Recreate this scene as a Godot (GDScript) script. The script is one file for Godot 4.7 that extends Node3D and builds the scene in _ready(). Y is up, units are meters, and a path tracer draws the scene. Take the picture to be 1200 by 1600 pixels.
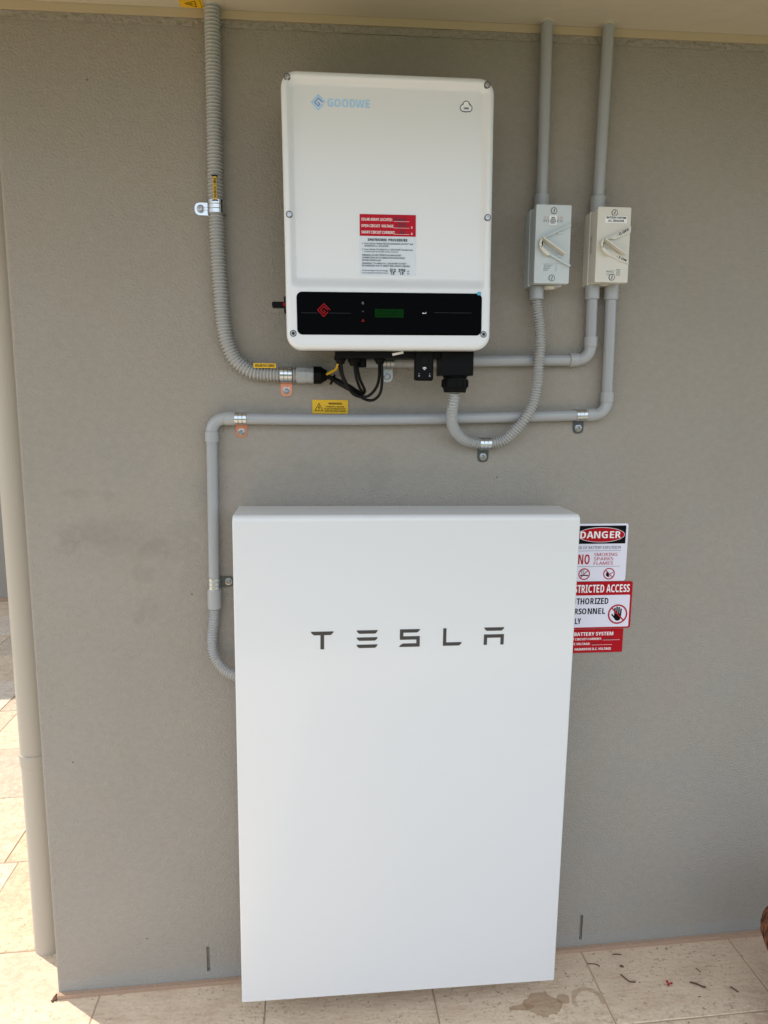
extends Node3D

# ------------------------------------------------------------------ helpers
var used := {}
var M := {}
var rng := RandomNumberGenerator.new()
const FALL := 0.0207            # fall of the paving towards -x
const SOFFIT_FALL := 0.015

func numbered(called: String) -> String:
	if not used.has(called):
		used[called] = 0
		return called
	used[called] += 1
	return "%s_%03d" % [called, used[called]]

func thing(called: String, label: String, category: String, at := Vector3.ZERO, group := "") -> Node3D:
	var o := Node3D.new()
	o.name = numbered(called)
	add_child(o)
	o.position = at
	o.set_meta("label", label)
	o.set_meta("category", category)
	if group != "":
		o.set_meta("group", group)
	return o

func obj(called: String, mesh: Mesh, m: Material, parent: Node, at := Vector3.ZERO) -> MeshInstance3D:
	var o := MeshInstance3D.new()
	o.name = called
	o.mesh = mesh
	o.material_override = m
	parent.add_child(o, true)
	o.position = at
	return o

func solo(called: String, mesh: Mesh, m: Material, label: String, category: String, at := Vector3.ZERO, group := "") -> MeshInstance3D:
	var o := obj(numbered(called), mesh, m, self, at)
	o.set_meta("label", label)
	o.set_meta("category", category)
	if group != "":
		o.set_meta("group", group)
	return o

func srgb(r: int, g: int, b: int) -> Color:
	return Color(r / 255.0, g / 255.0, b / 255.0)

func mat(c: Color, rough := 0.5, metal := 0.0, spec := 0.5) -> StandardMaterial3D:
	var m := StandardMaterial3D.new()
	m.albedo_color = c
	m.roughness = rough
	m.metallic = metal
	m.metallic_specular = spec
	return m

func tri(st: SurfaceTool, a: Vector3, b: Vector3, c: Vector3) -> void:
	st.add_vertex(a); st.add_vertex(b); st.add_vertex(c)

# a b c d counter-clockwise seen from outside
func quad(st: SurfaceTool, a: Vector3, b: Vector3, c: Vector3, d: Vector3) -> void:
	tri(st, a, c, b); tri(st, a, d, c)

func flat_st() -> SurfaceTool:
	var st := SurfaceTool.new()
	st.begin(Mesh.PRIMITIVE_TRIANGLES)
	st.set_smooth_group(-1)
	return st

func done(st: SurfaceTool) -> ArrayMesh:
	st.generate_normals()
	return st.commit()

func rrect(x0: float, y0: float, x1: float, y1: float, r: float, seg := 5) -> PackedVector2Array:
	var p := PackedVector2Array()
	var cs := [Vector2(x1 - r, y0 + r), Vector2(x1 - r, y1 - r), Vector2(x0 + r, y1 - r), Vector2(x0 + r, y0 + r)]
	for k in 4:
		for i in seg + 1:
			var a := -PI / 2 + k * PI / 2 + i * PI / 2 / seg
			p.append(cs[k] + Vector2(cos(a), sin(a)) * r)
	return p

func disc(c: Vector2, r: float, n := 24, ry := -1.0) -> PackedVector2Array:
	var p := PackedVector2Array()
	for i in n:
		var a := TAU * i / n
		p.append(c + Vector2(cos(a) * r, sin(a) * (ry if ry > 0 else r)))
	return p

func face(st: SurfaceTool, poly: PackedVector2Array, z: float, up := true) -> void:
	var ix := Geometry2D.triangulate_polygon(poly)
	for i in range(0, ix.size(), 3):
		var a := poly[ix[i]]
		var b := poly[ix[i + 1]]
		var c := poly[ix[i + 2]]
		var ccw := (b - a).cross(c - a) > 0
		if ccw == up:
			tri(st, Vector3(a.x, a.y, z), Vector3(c.x, c.y, z), Vector3(b.x, b.y, z))
		else:
			tri(st, Vector3(a.x, a.y, z), Vector3(b.x, b.y, z), Vector3(c.x, c.y, z))

# loops: array of [polygon (same count, ccw), z] from back to front
func loft(loops: Array, cap_back := true, cap_front := true) -> ArrayMesh:
	var st := flat_st()
	for k in loops.size() - 1:
		var A: PackedVector2Array = loops[k][0]
		var B: PackedVector2Array = loops[k + 1][0]
		var za: float = loops[k][1]
		var zb: float = loops[k + 1][1]
		for i in A.size():
			var j := (i + 1) % A.size()
			quad(st, Vector3(A[i].x, A[i].y, za), Vector3(A[j].x, A[j].y, za), Vector3(B[j].x, B[j].y, zb), Vector3(B[i].x, B[i].y, zb))
	if cap_back:
		face(st, loops[0][0], loops[0][1], false)
	if cap_front:
		face(st, loops[-1][0], loops[-1][1], true)
	return done(st)

func prism(poly: PackedVector2Array, z0: float, z1: float) -> ArrayMesh:
	var p := poly
	if Geometry2D.is_polygon_clockwise(p):
		p = p.duplicate()
		p.reverse()
	# in Godot's y-down sense "clockwise" is flipped: test the area directly
	var area := 0.0
	for i in p.size():
		area += p[i].cross(p[(i + 1) % p.size()])
	if area < 0:
		p = p.duplicate()
		p.reverse()
	return loft([[p, z0], [p, z1]])

func plate(x0: float, y0: float, x1: float, y1: float, r: float, z0: float, z1: float, bev := 0.0) -> ArrayMesh:
	if bev <= 0.0:
		return loft([[rrect(x0, y0, x1, y1, r), z0], [rrect(x0, y0, x1, y1, r), z1]])
	var ls := [[rrect(x0, y0, x1, y1, r), z0]]
	for i in 4:
		var a := PI / 2 * i / 3.0
		var d := bev * (1 - cos(a))
		ls.append([rrect(x0 + d, y0 + d, x1 - d, y1 - d, max(r - d, 0.0004)), z1 - bev + bev * sin(a)])
	return loft(ls)

func ring(c: Vector2, r0: float, r1: float, z0: float, z1: float, n := 32) -> ArrayMesh:
	var st := flat_st()
	for i in n:
		var a := TAU * i / n
		var b := TAU * (i + 1) / n
		var da := Vector3(cos(a), sin(a), 0)
		var db := Vector3(cos(b), sin(b), 0)
		var o := Vector3(c.x, c.y, 0)
		var F := Vector3(0, 0, z1)
		var K := Vector3(0, 0, z0)
		quad(st, o + da * r0 + F, o + da * r1 + F, o + db * r1 + F, o + db * r0 + F)
		quad(st, o + da * r1 + K, o + db * r1 + K, o + db * r1 + F, o + da * r1 + F)
		quad(st, o + db * r0 + K, o + da * r0 + K, o + da * r0 + F, o + db * r0 + F)
	return done(st)

# thick flat polyline in the xy plane
func stroke(pts: Array, w: float, z0: float, z1: float) -> ArrayMesh:
	var st := flat_st()
	for i in pts.size() - 1:
		var a: Vector2 = pts[i]
		var b: Vector2 = pts[i + 1]
		var d := (b - a).normalized() * w * 0.5
		var n := Vector2(-d.y, d.x)
		a -= d * 0.8
		b += d * 0.8
		var q := [a - n, b - n, b + n, a + n]
		for k in 4:
			var u: Vector2 = q[k]
			var v: Vector2 = q[(k + 1) % 4]
			quad(st, Vector3(u.x, u.y, z0), Vector3(v.x, v.y, z0), Vector3(v.x, v.y, z1), Vector3(u.x, u.y, z1))
		var zz := z1 + i * 0.00002
		quad(st, Vector3(q[0].x, q[0].y, zz), Vector3(q[1].x, q[1].y, zz), Vector3(q[2].x, q[2].y, zz), Vector3(q[3].x, q[3].y, zz))
	return done(st)

func rbox(size: Vector3, r: float, seg := 3) -> ArrayMesh:
	var st := SurfaceTool.new()
	st.begin(Mesh.PRIMITIVE_TRIANGLES)
	var h := size * 0.5
	var n := seg * 2 + 2
	for f in 6:
		var ax := f >> 1
		var sg := 1.0 if f % 2 == 0 else -1.0
		var u := (ax + 1) % 3
		var v := (ax + 2) % 3
		var P := []
		for i in n:
			for j in n:
				var q := Vector3.ZERO
				q[ax] = sg
				q[u] = (-1.0 if i <= seg else 1.0)
				q[v] = (-1.0 if j <= seg else 1.0)
				var core := Vector3(q.x * (h.x - r), q.y * (h.y - r), q.z * (h.z - r))
				var tu: float = tan((float(i) / seg - 1.0) * PI / 4) if i <= seg else tan((float(i - seg - 1) / seg) * PI / 4)
				var tv: float = tan((float(j) / seg - 1.0) * PI / 4) if j <= seg else tan((float(j - seg - 1) / seg) * PI / 4)
				var d := Vector3.ZERO
				d[ax] = sg
				d[u] = tu
				d[v] = tv
				d = d.normalized()
				P.append([core + d * r, d])
		for i in n - 1:
			for j in n - 1:
				var a = P[i * n + j]
				var b = P[(i + 1) * n + j]
				var c = P[(i + 1) * n + j + 1]
				var e = P[i * n + j + 1]
				var order = [a, c, b, a, e, c] if sg > 0 else [a, b, c, a, c, e]
				for w in order:
					st.set_normal(w[1])
					st.add_vertex(w[0])
	return st.commit()

func bx(a: Vector3, b: Vector3) -> ArrayMesh:
	var st := flat_st()
	box_to(st, a, b)
	return done(st)

func box_to(st: SurfaceTool, a: Vector3, b: Vector3) -> void:
	quad(st, Vector3(a.x, a.y, b.z), Vector3(b.x, a.y, b.z), Vector3(b.x, b.y, b.z), Vector3(a.x, b.y, b.z))
	quad(st, Vector3(b.x, a.y, a.z), Vector3(a.x, a.y, a.z), Vector3(a.x, b.y, a.z), Vector3(b.x, b.y, a.z))
	quad(st, Vector3(b.x, a.y, b.z), Vector3(b.x, a.y, a.z), Vector3(b.x, b.y, a.z), Vector3(b.x, b.y, b.z))
	quad(st, Vector3(a.x, a.y, a.z), Vector3(a.x, a.y, b.z), Vector3(a.x, b.y, b.z), Vector3(a.x, b.y, a.z))
	quad(st, Vector3(a.x, b.y, b.z), Vector3(b.x, b.y, b.z), Vector3(b.x, b.y, a.z), Vector3(a.x, b.y, a.z))
	quad(st, Vector3(a.x, a.y, a.z), Vector3(b.x, a.y, a.z), Vector3(b.x, a.y, b.z), Vector3(a.x, a.y, b.z))

# smooth path through points
func smooth(pts: Array, step := 0.004) -> PackedVector3Array:
	var c := Curve3D.new()
	c.bake_interval = step
	for i in pts.size():
		var t: Vector3
		if i == 0:
			t = (pts[1] - pts[0]) / 3.0
		elif i == pts.size() - 1:
			t = (pts[i] - pts[i - 1]) / 3.0
		else:
			var la: float = pts[i].distance_to(pts[i - 1])
			var lb: float = pts[i].distance_to(pts[i + 1])
			t = (pts[i + 1] - pts[i - 1]).normalized() * min(la, lb) / 3.0
		c.add_point(pts[i], -t, t)
	var n := int(c.get_baked_length() / step) + 1
	var out := PackedVector3Array()
	for i in n + 1:
		out.append(c.sample_baked(c.get_baked_length() * i / n, true))
	return out

# sweep a circle; radii: one per point or a single value
func sweep(P: PackedVector3Array, radii, sides := 14, caps := true) -> ArrayMesh:
	var st := SurfaceTool.new()
	st.begin(Mesh.PRIMITIVE_TRIANGLES)
	var n := P.size()
	var T := []
	for i in n:
		T.append((P[min(i + 1, n - 1)] - P[max(i - 1, 0)]).normalized())
	var u: Vector3 = T[0].cross(Vector3(0, 0, 1))
	if u.length() < 0.1:
		u = T[0].cross(Vector3(1, 0, 0))
	u = u.normalized()
	for i in n:
		u = (u - T[i] * u.dot(T[i])).normalized()
		var v: Vector3 = T[i].cross(u)
		var r: float = radii[i] if radii is Array else radii
		var sl := 0.0
		if radii is Array:
			var i0: int = max(i - 1, 0)
			var i1: int = min(i + 1, n - 1)
			sl = (radii[i1] - radii[i0]) / max(P[i0].distance_to(P[i1]), 0.0001)
		for k in sides:
			var a := TAU * k / sides
			var d: Vector3 = u * cos(a) + v * sin(a)
			st.set_normal((d - T[i] * sl).normalized())
			st.add_vertex(P[i] + d * r)
	for i in n - 1:
		for k in sides:
			var k2 := (k + 1) % sides
			var a := i * sides + k
			var b := i * sides + k2
			st.add_index(a); st.add_index(a + sides); st.add_index(b)
			st.add_index(b); st.add_index(a + sides); st.add_index(b + sides)
	if caps:
		var base := n * sides
		for e in 2:
			var i := 0 if e == 0 else n - 1
			var nn: Vector3 = -T[i] if e == 0 else T[i]
			var c0 := base + e * (sides + 1)
			var r: float = radii[i] if radii is Array else radii
			u = T[i].cross(Vector3(0, 0, 1))
			if u.length() < 0.1:
				u = T[i].cross(Vector3(1, 0, 0))
			u = u.normalized()
			var v: Vector3 = T[i].cross(u)
			st.set_normal(nn)
			st.add_vertex(P[i])
			for k in sides:
				var a := TAU * k / sides
				st.set_normal(nn)
				st.add_vertex(P[i] + (u * cos(a) + v * sin(a)) * r)
			for k in sides:
				var k2 := (k + 1) % sides
				if e == 0:
					st.add_index(c0); st.add_index(c0 + 1 + k); st.add_index(c0 + 1 + k2)
				else:
					st.add_index(c0); st.add_index(c0 + 1 + k2); st.add_index(c0 + 1 + k)
	return st.commit()

func rod(a: Vector3, b: Vector3, r: float, sides := 18) -> ArrayMesh:
	return sweep(PackedVector3Array([a, b]), r, sides)

# a turned piece along a line with [t metres, radius] steps and crisp shoulders
func turned(a: Vector3, dir: Vector3, prof: Array, sides := 20) -> ArrayMesh:
	var st := flat_st()
	var d := dir.normalized()
	var u := d.cross(Vector3(0, 0, 1))
	if u.length() < 0.1:
		u = d.cross(Vector3(1, 0, 0))
	u = u.normalized()
	var v := d.cross(u)
	for i in prof.size() - 1:
		for k in sides:
			var w0 := u * cos(TAU * k / sides) + v * sin(TAU * k / sides)
			var w1 := u * cos(TAU * (k + 1) / sides) + v * sin(TAU * (k + 1) / sides)
			var A: Vector3 = a + d * prof[i][0]
			var B: Vector3 = a + d * prof[i + 1][0]
			quad(st, A + w0 * prof[i][1], A + w1 * prof[i][1], B + w1 * prof[i + 1][1], B + w0 * prof[i + 1][1])
	return done(st)

func corrugated(pts: Array, R: float, pitch: float, groove: float, sides := 18) -> ArrayMesh:
	var P := smooth(pts, pitch / 6.0)
	var rad := []
	for i in P.size():
		var c := absf(cos(PI * i / 6.0))
		rad.append(R - groove * pow(c, 2.2))
	return sweep(P, rad, sides)

func arc_pts(a: Vector3, corner: Vector3, b: Vector3, r: float, sa: float, sb: float) -> PackedVector3Array:
	# straight, quarter bend of radius r at the corner, straight; sa / sb lengths of the straight sockets beyond the bend
	var d0 := (a - corner).normalized()
	var d1 := (b - corner).normalized()
	var half := acos(clampf(d0.dot(d1), -1, 1)) / 2
	var t := r / tan(half)
	var out := PackedVector3Array()
	out.append(corner + d0 * (t + sa))
	out.append(corner + d0 * (t + sa * 0.5))
	var c := corner + (d0 + d1).normalized() * (r / sin(half))
	var s := corner + d0 * t - c
	var e := corner + d1 * t - c
	for i in 13:
		out.append(c + s.slerp(e, i / 12.0))
	out.append(corner + d1 * (t + sb * 0.5))
	out.append(corner + d1 * (t + sb))
	return out

var fonts := {}
func text(s: String, x0: float, x1: float, y0: float, y1: float, z: float, m: Material, parent: Node, bold := true, called := "lettering", face_name := "Droid Sans", turn := 0.0) -> MeshInstance3D:
	var key := face_name + str(bold)
	if not fonts.has(key):
		var f := SystemFont.new()
		f.font_names = PackedStringArray([face_name])
		f.font_weight = 700 if bold else 400
		fonts[key] = f
	var t := TextMesh.new()
	t.font = fonts[key]
	t.font_size = 24
	t.pixel_size = 0.01
	t.depth = 0.05
	t.curve_step = 1.5
	t.text = s
	var bb := t.get_aabb()
	var o := obj(called, t, m, parent)
	var w := x1 - x0
	var h := y1 - y0
	var sc := Vector3(w / bb.size.x, h / bb.size.y, 0.0006 / 0.05)
	if turn != 0.0:
		sc = Vector3(h / bb.size.x, w / bb.size.y, 0.0006 / 0.05)
	var b := Basis(Vector3(0, 0, 1), turn) * Basis.from_scale(sc)
	o.transform = Transform3D(b, Vector3((x0 + x1) / 2, (y0 + y1) / 2, z) - b * bb.get_center())
	return o

# smooth union of tapered capsules meshed as surface nets
func blob(bones: Array, cell: float, k: float, shag := 0.0) -> ArrayMesh:
	var sn := noise(71, 40.0, 3)
	var lo := Vector3(1e9, 1e9, 1e9)
	var hi := -lo
	for b in bones:
		for e in 2:
			var r: float = b[2 + e] + 0.03
			lo = lo.min(b[e] - Vector3.ONE * r)
			hi = hi.max(b[e] + Vector3.ONE * r)
	var n := Vector3i(((hi - lo) / cell).ceil()) + Vector3i.ONE
	var F := PackedFloat32Array()
	F.resize(n.x * n.y * n.z)
	for z in n.z:
		for y in n.y:
			for x in n.x:
				var p := lo + Vector3(x, y, z) * cell
				var acc := 0.0
				for b in bones:
					var pa: Vector3 = p - b[0]
					var ba: Vector3 = b[1] - b[0]
					var h := clampf(pa.dot(ba) / max(ba.length_squared(), 1e-8), 0, 1)
					var d: float = (pa - ba * h).length() - lerpf(b[2], b[3], h)
					acc += exp(-k * d)
				F[(z * n.y + y) * n.x + x] = -log(max(acc, 1e-30)) / k + (sn.get_noise_3d(p.x, p.y * 0.5, p.z) * shag if shag > 0.0 else 0.0)
	var id := {}
	var V := PackedVector3Array()
	var sx := 1
	var sy := n.x
	var sz := n.x * n.y
	var offs := [0, sx, sy, sx + sy, sz, sz + sx, sz + sy, sz + sx + sy]
	var edges := [[0, 1], [2, 3], [4, 5], [6, 7], [0, 2], [1, 3], [4, 6], [5, 7], [0, 4], [1, 5], [2, 6], [3, 7]]
	for z in n.z - 1:
		for y in n.y - 1:
			for x in n.x - 1:
				var i0 := (z * n.y + y) * n.x + x
				var cnt := 0
				for o in offs:
					if F[i0 + o] < 0:
						cnt += 1
				if cnt == 0 or cnt == 8:
					continue
				var s := Vector3.ZERO
				var m := 0
				for e in edges:
					var fa := F[i0 + offs[e[0]]]
					var fb := F[i0 + offs[e[1]]]
					if (fa < 0) != (fb < 0):
						var t := fa / (fa - fb)
						var ca := Vector3(e[0] & 1, (e[0] >> 1) & 1, e[0] >> 2)
						var cb := Vector3(e[1] & 1, (e[1] >> 1) & 1, e[1] >> 2)
						s += ca.lerp(cb, t)
						m += 1
				id[i0] = V.size()
				V.append(lo + (Vector3(x, y, z) + s / m) * cell)
	var st := SurfaceTool.new()
	st.begin(Mesh.PRIMITIVE_TRIANGLES)
	st.set_smooth_group(0)
	for v in V:
		st.add_vertex(v)
	for i0 in id:
		for ax in 3:
			var d: int = [sx, sy, sz][ax]
			var u: int = [sy, sz, sx][ax]
			var w: int = [sz, sx, sy][ax]
			if not (id.has(i0 - u) and id.has(i0 - w) and id.has(i0 - u - w)):
				continue
			var fa := F[i0]
			var fb := F[i0 + d]
			if (fa < 0) == (fb < 0):
				continue
			var q := [id[i0], id[i0 - u], id[i0 - u - w], id[i0 - w]]
			if fa < 0:
				q.reverse()
			for t in [q[0], q[1], q[2], q[0], q[2], q[3]]:
				st.add_index(t)
	st.generate_normals()
	return st.commit()

# ------------------------------------------------------------------ textures
func noise(seed_: int, freq: float, oct := 4) -> FastNoiseLite:
	var f := FastNoiseLite.new()
	f.seed = seed_
	f.noise_type = FastNoiseLite.TYPE_SIMPLEX_SMOOTH
	f.frequency = freq
	f.fractal_octaves = oct
	return f

func wall_albedo() -> ImageTexture:
	# covers x -0.6 .. 1.8, y -0.1 .. 2.4
	var W := 840
	var H := 875
	var im := Image.create(W, H, false, Image.FORMAT_RGB8)
	var n1 := noise(3, 1.6, 4)
	var n2 := noise(5, 40.0, 3)
	var n3 := noise(9, 14.0, 4)
	var n4 := noise(17, 5.0, 3)
	var base := Color(0.312, 0.284, 0.247)
	# damp marks and smears: x, y, rx, ry, strength
	var st := [[-0.276, 1.164, 0.115, 0.040, 0.061], [-0.33, 1.178, 0.06, 0.034, 0.041], [-0.363, 1.268, 0.040, 0.011, 0.072], [-0.284, 1.26, 0.016, 0.016, 0.072], [-0.217, 1.077, 0.022, 0.022, 0.072], [-0.207, 1.0, 0.02, 0.028, 0.061], [-0.235, 0.975, 0.014, 0.012, 0.072], [0.324, 1.318, 0.03, 0.05, 0.052], [0.338, 1.458, 0.06, 0.008, 0.072], [-0.075, 1.25, 0.02, 0.05, 0.052], [0.0, 1.355, 0.05, 0.012, 0.052], [0.16, 1.33, 0.04, 0.012, 0.036], [0.05, 1.47, 0.10, 0.018, 0.041], [-0.16, 1.135, 0.07, 0.026, 0.04], [-0.12, 1.18, 0.05, 0.02, 0.035], [-0.10, 1.06, 0.03, 0.05, 0.03], [-0.30, 1.13, 0.12, 0.05, 0.025]]
	for j in H:
		var y := 2.4 - (j + 0.5) * 2.5 / H
		for i in W:
			var x := -0.6 + (i + 0.5) * 2.4 / W
			var v := 1.0 + n1.get_noise_2d(x, y) * 0.05 + n2.get_noise_2d(x, y * 1.3) * 0.05
			var warm := n4.get_noise_2d(x + 7.0, y) * 0.02
			var k := n3.get_noise_2d(x, y)
			for s in st:
				var dx: float = (x - s[0]) / s[2]
				if absf(dx) > 1.6:
					continue
				var dy: float = (y - s[1]) / s[3]
				var d := dx * dx + dy * dy
				if d < 2.5:
					v -= s[4] * smoothstep(1.25, 0.7, sqrt(d) + k * 0.7)
			# greyer touch-up paint band along the foot of the wall, ragged top edge
			var foot := y - FALL * x - 0.048 - n3.get_noise_2d(x * 1.5, 3.0) * 0.012
			var c := base * v
			if foot < 0.0:
				c = c.lerp(Color(0.30, 0.295, 0.275), 0.6)
			c.r *= 1.0 + warm
			c.b *= 1.0 - warm
			im.set_pixel(i, j, c.linear_to_srgb())
	for s in [[-0.288, 2.131], [-0.11, 1.026], [-0.249, 0.137], [0.61, 1.30], [-0.40, 0.62]]:
		var px := int((s[0] + 0.6) / 2.4 * W)
		var py := int((2.4 - s[1]) / 2.5 * H)
		im.set_pixel(px, py, srgb(62, 54, 48))
	return ImageTexture.create_from_image(im)

func relief(seed_: int, size: int, freq: float, bump: float, squash := 1.0, oct := 3) -> ImageTexture:
	var f := noise(seed_, freq, oct)
	var im := f.get_image(size, int(size * squash), false, false, false)
	if squash != 1.0:
		im.resize(size, size, Image.INTERPOLATE_CUBIC)
	im.bump_map_to_normal_map(bump)
	return ImageTexture.create_from_image(im)

func stone_albedo(W: int, H: int, sx: float, sz: float, x0: float, z0: float, tile: bool) -> ImageTexture:
	var im := Image.create(W, H, false, Image.FORMAT_RGB8)
	var n1 := noise(21, 5.0, 4)
	var n2 := noise(22, 26.0, 4)
	var n3 := noise(23, 90.0, 3)
	var n4 := noise(24, 75.0, 3)
	var n5 := noise(25, 2.2, 3)
	for j in H:
		for i in W:
			var u := (i + 0.5) / W
			var v := (j + 0.5) / H
			var x := x0 + u * sx
			var z := z0 + v * sz
			var a: float
			var b: float
			var g: float
			var p: float
			var q: float
			a = n1.get_noise_2d(x, z * 1.7)
			b = n2.get_noise_2d(x, z * 1.6)
			g = n3.get_noise_2d(x, z)
			p = n4.get_noise_2d(x, z * 1.4)
			q = n5.get_noise_2d(x, z)
			if tile:
				# blend opposite edges so that the sheet repeats without a seam
				var wu := smoothstep(0.0, 0.18, u)
				var wv := smoothstep(0.0, 0.18, v)
				if wu < 1.0 or wv < 1.0:
					for e in 3:
						var ox := sx if e != 1 else 0.0
						var oz := sz if e != 0 else 0.0
						var w := (1.0 - wu) * wv if e == 0 else (wu * (1.0 - wv) if e == 1 else (1.0 - wu) * (1.0 - wv))
						if w <= 0.0:
							continue
						a = lerpf(a, n1.get_noise_2d(x + ox, (z + oz) * 1.7), w)
						b = lerpf(b, n2.get_noise_2d(x + ox, (z + oz) * 1.6), w)
						g = lerpf(g, n3.get_noise_2d(x + ox, z + oz), w)
						p = lerpf(p, n4.get_noise_2d(x + ox, (z + oz) * 1.4), w)
			var c := Color(0.66, 0.555, 0.45)
			c = c.lerp(Color(0.57, 0.445, 0.355), clampf(0.35 + a * 1.5, 0, 1) * 0.8)
			c = c.lerp(Color(0.72, 0.64, 0.53), clampf(b * 1.6, 0, 1) * 0.6)
			c = c.lerp(Color(0.40, 0.32, 0.26), clampf(-b * 1.4 - 0.1, 0, 1) * 0.35)
			c *= 1.0 + g * 0.16
			if p < -0.55 - a * 0.4 - b * 0.4:
				c = c.lerp(Color(0.27, 0.205, 0.155), clampf((-0.55 - a * 0.4 - b * 0.4 - p) * 6.0, 0, 0.6))
			if not tile:
				# brown dirt washed against the foot of the wall, in grainy patches
				var dirt := clampf(0.75 - z * 4.2 + q * 0.5 + b * 0.6, 0, 1) * (0.55 if x > 0.0 else 0.25)
				if g + b * 0.6 > 0.35 - dirt:
					c = c.lerp(Color(0.36, 0.262, 0.215), dirt * 0.75)
				# two dried splashes
				var k := n2.get_noise_2d(x * 1.1, z * 1.1) * 0.22 + g * 0.04
				for s in [[0.727, 0.161, 0.046, 0.034], [0.675, 0.163, 0.03, 0.008], [0.782, 0.150, 0.017, 0.015]]:
					var d := Vector2((x - s[0]) / s[2], (z - s[1]) / s[3]).length() + k
					if d < 1.0:
						c = c.lerp(Color(0.27, 0.17, 0.095), 0.52 if d < 0.9 else 0.68)
				var arc := Vector2((x - 0.842) / 0.036, (z - 0.168) / 0.040)
				if absf(arc.length() + k * 0.6 - 1.0) < 0.16 and arc.y < 0.25:
					c = c.lerp(Color(0.29, 0.19, 0.115), 0.45)
			im.set_pixel(i, j, c.linear_to_srgb())
	return ImageTexture.create_from_image(im)

func make_materials() -> void:
	var wall := mat(Color.WHITE, 0.72, 0, 0.35)
	wall.albedo_texture = wall_albedo()
	wall.normal_enabled = true
	wall.normal_texture = relief(31, 2048, 0.15, 5.0, 1.35, 2)
	wall.normal_scale = 0.27
	M.wall = wall
	var plain := mat(srgb(140, 134, 125), 0.75, 0, 0.35)
	plain.normal_enabled = true
	plain.normal_texture = relief(33, 512, 0.08, 4.0)
	plain.uv1_triplanar = true
	plain.uv1_world_triplanar = true
	plain.uv1_scale = Vector3.ONE * 1.6
	M.render = plain
	plain.albedo_color = Color(0.312, 0.284, 0.247).linear_to_srgb()
	M.soffit = mat(srgb(188, 179, 160), 0.6)
	M.soffit.normal_enabled = true
	M.soffit.normal_texture = relief(35, 512, 0.02, 1.2)
	M.soffit.uv1_triplanar = true
	M.soffit.uv1_world_triplanar = true
	M.trim = mat(srgb(186, 170, 143), 0.55)
	M.roof = mat(srgb(92, 88, 86), 0.7)
	M.mortar = mat(srgb(168, 140, 118), 0.85)
	M.mortar.normal_enabled = true
	M.mortar.normal_texture = relief(36, 512, 0.06, 4.0)
	M.mortar.uv1_triplanar = true
	M.mortar.uv1_world_triplanar = true
	M.mortar.uv1_scale = Vector3.ONE * 4.0
	M.grout = mat(srgb(172, 152, 128), 0.95)
	var near := mat(srgb(255, 247, 235), 0.62, 0, 0.3)
	near.albedo_texture = stone_albedo(1560, 500, 2.7, 0.867, -0.95, -0.18, false)
	near.normal_enabled = true
	near.normal_texture = relief(41, 1024, 0.06, 2.5)
	near.normal_scale = 0.5
	M.near_stone = near
	var tile_tex := stone_albedo(640, 640, 1.28, 1.28, 3.0, 5.0, true)
	var tile_n := relief(42, 512, 0.05, 2.5)
	M.stone = []
	for t in [[255, 255, 255], [255, 248, 236], [244, 236, 226], [250, 240, 222], [236, 232, 226]]:
		var s := mat(srgb(t[0], t[1], t[2]), 0.62, 0, 0.3)
		s.albedo_texture = tile_tex
		s.normal_enabled = true
		s.normal_texture = tile_n
		s.normal_scale = 0.5
		s.uv1_triplanar = true
		s.uv1_world_triplanar = true
		s.uv1_scale = Vector3.ONE / 1.28
		M.stone.append(s)
	M.lawn = mat(Color(0.13, 0.14, 0.065).linear_to_srgb(), 0.9)
	M.conduit = mat(srgb(160, 162, 165), 0.25, 0, 0.5)
	M.fitting = mat(srgb(162, 164, 166), 0.28, 0, 0.5)
	M.flex = mat(srgb(172, 172, 171), 0.42, 0, 0.5)
	M.downpipe = mat(srgb(176, 168, 155), 0.4, 0, 0.5)
	M.black = mat(srgb(12, 12, 13), 0.45, 0, 0.22)
	M.cable = mat(srgb(11, 11, 12), 0.38, 0, 0.3)
	M.yellow_cable = mat(srgb(196, 158, 26), 0.4)
	M.zinc = mat(srgb(205, 210, 214), 0.26, 1.0)
	M.zinc_dull = mat(srgb(176, 177, 176), 0.38, 1.0)
	M.zinc_dark_reflection = mat(srgb(96, 99, 100), 0.34, 1.0)  # dark surroundings mirrored in the zinc tabs, painted in as a darker metal
	M.zinc_orange_reflection = mat(srgb(226, 150, 120), 0.30, 1.0)  # orange reflection on plain zinc tabs, put into the metal colour
	M.steel = mat(srgb(170, 170, 172), 0.3, 1.0)
	M.dark_steel = mat(srgb(70, 70, 72), 0.4, 0.8)
	M.cover = mat(srgb(224, 227, 231), 0.27, 0, 0.5)
	M.battery = mat(srgb(216, 217, 218), 0.17, 0, 0.5)
	M.glass_black = mat(srgb(4, 5, 6), 0.05, 0, 0.09)
	M.rear = mat(srgb(16, 16, 17), 0.55, 0, 0.25)
	M.foil_sky_reflection = mat(srgb(164, 210, 250), 0.22, 0.0)  # sky reflected in the mirror foil, painted as pale blue without metal
	M.foil_dark = mat(srgb(120, 168, 228), 0.22, 0.0)
	M.logo_grey = mat(srgb(72, 70, 70), 0.35, 0.4)
	M.white_print = mat(srgb(238, 238, 240), 0.45)
	M.paper = mat(srgb(214, 222, 232), 0.4)
	M.sign_white = mat(srgb(224, 222, 236), 0.35)
	M.red = mat(srgb(182, 6, 36), 0.4, 0, 0.3)
	M.sign_red = mat(srgb(172, 6, 28), 0.35, 0, 0.3)
	M.ink = mat(srgb(10, 10, 13), 0.5, 0, 0.2)
	M.ink_soft = mat(srgb(84, 88, 100), 0.55)
	M.ink_blue = mat(srgb(40, 62, 110), 0.4)
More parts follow.
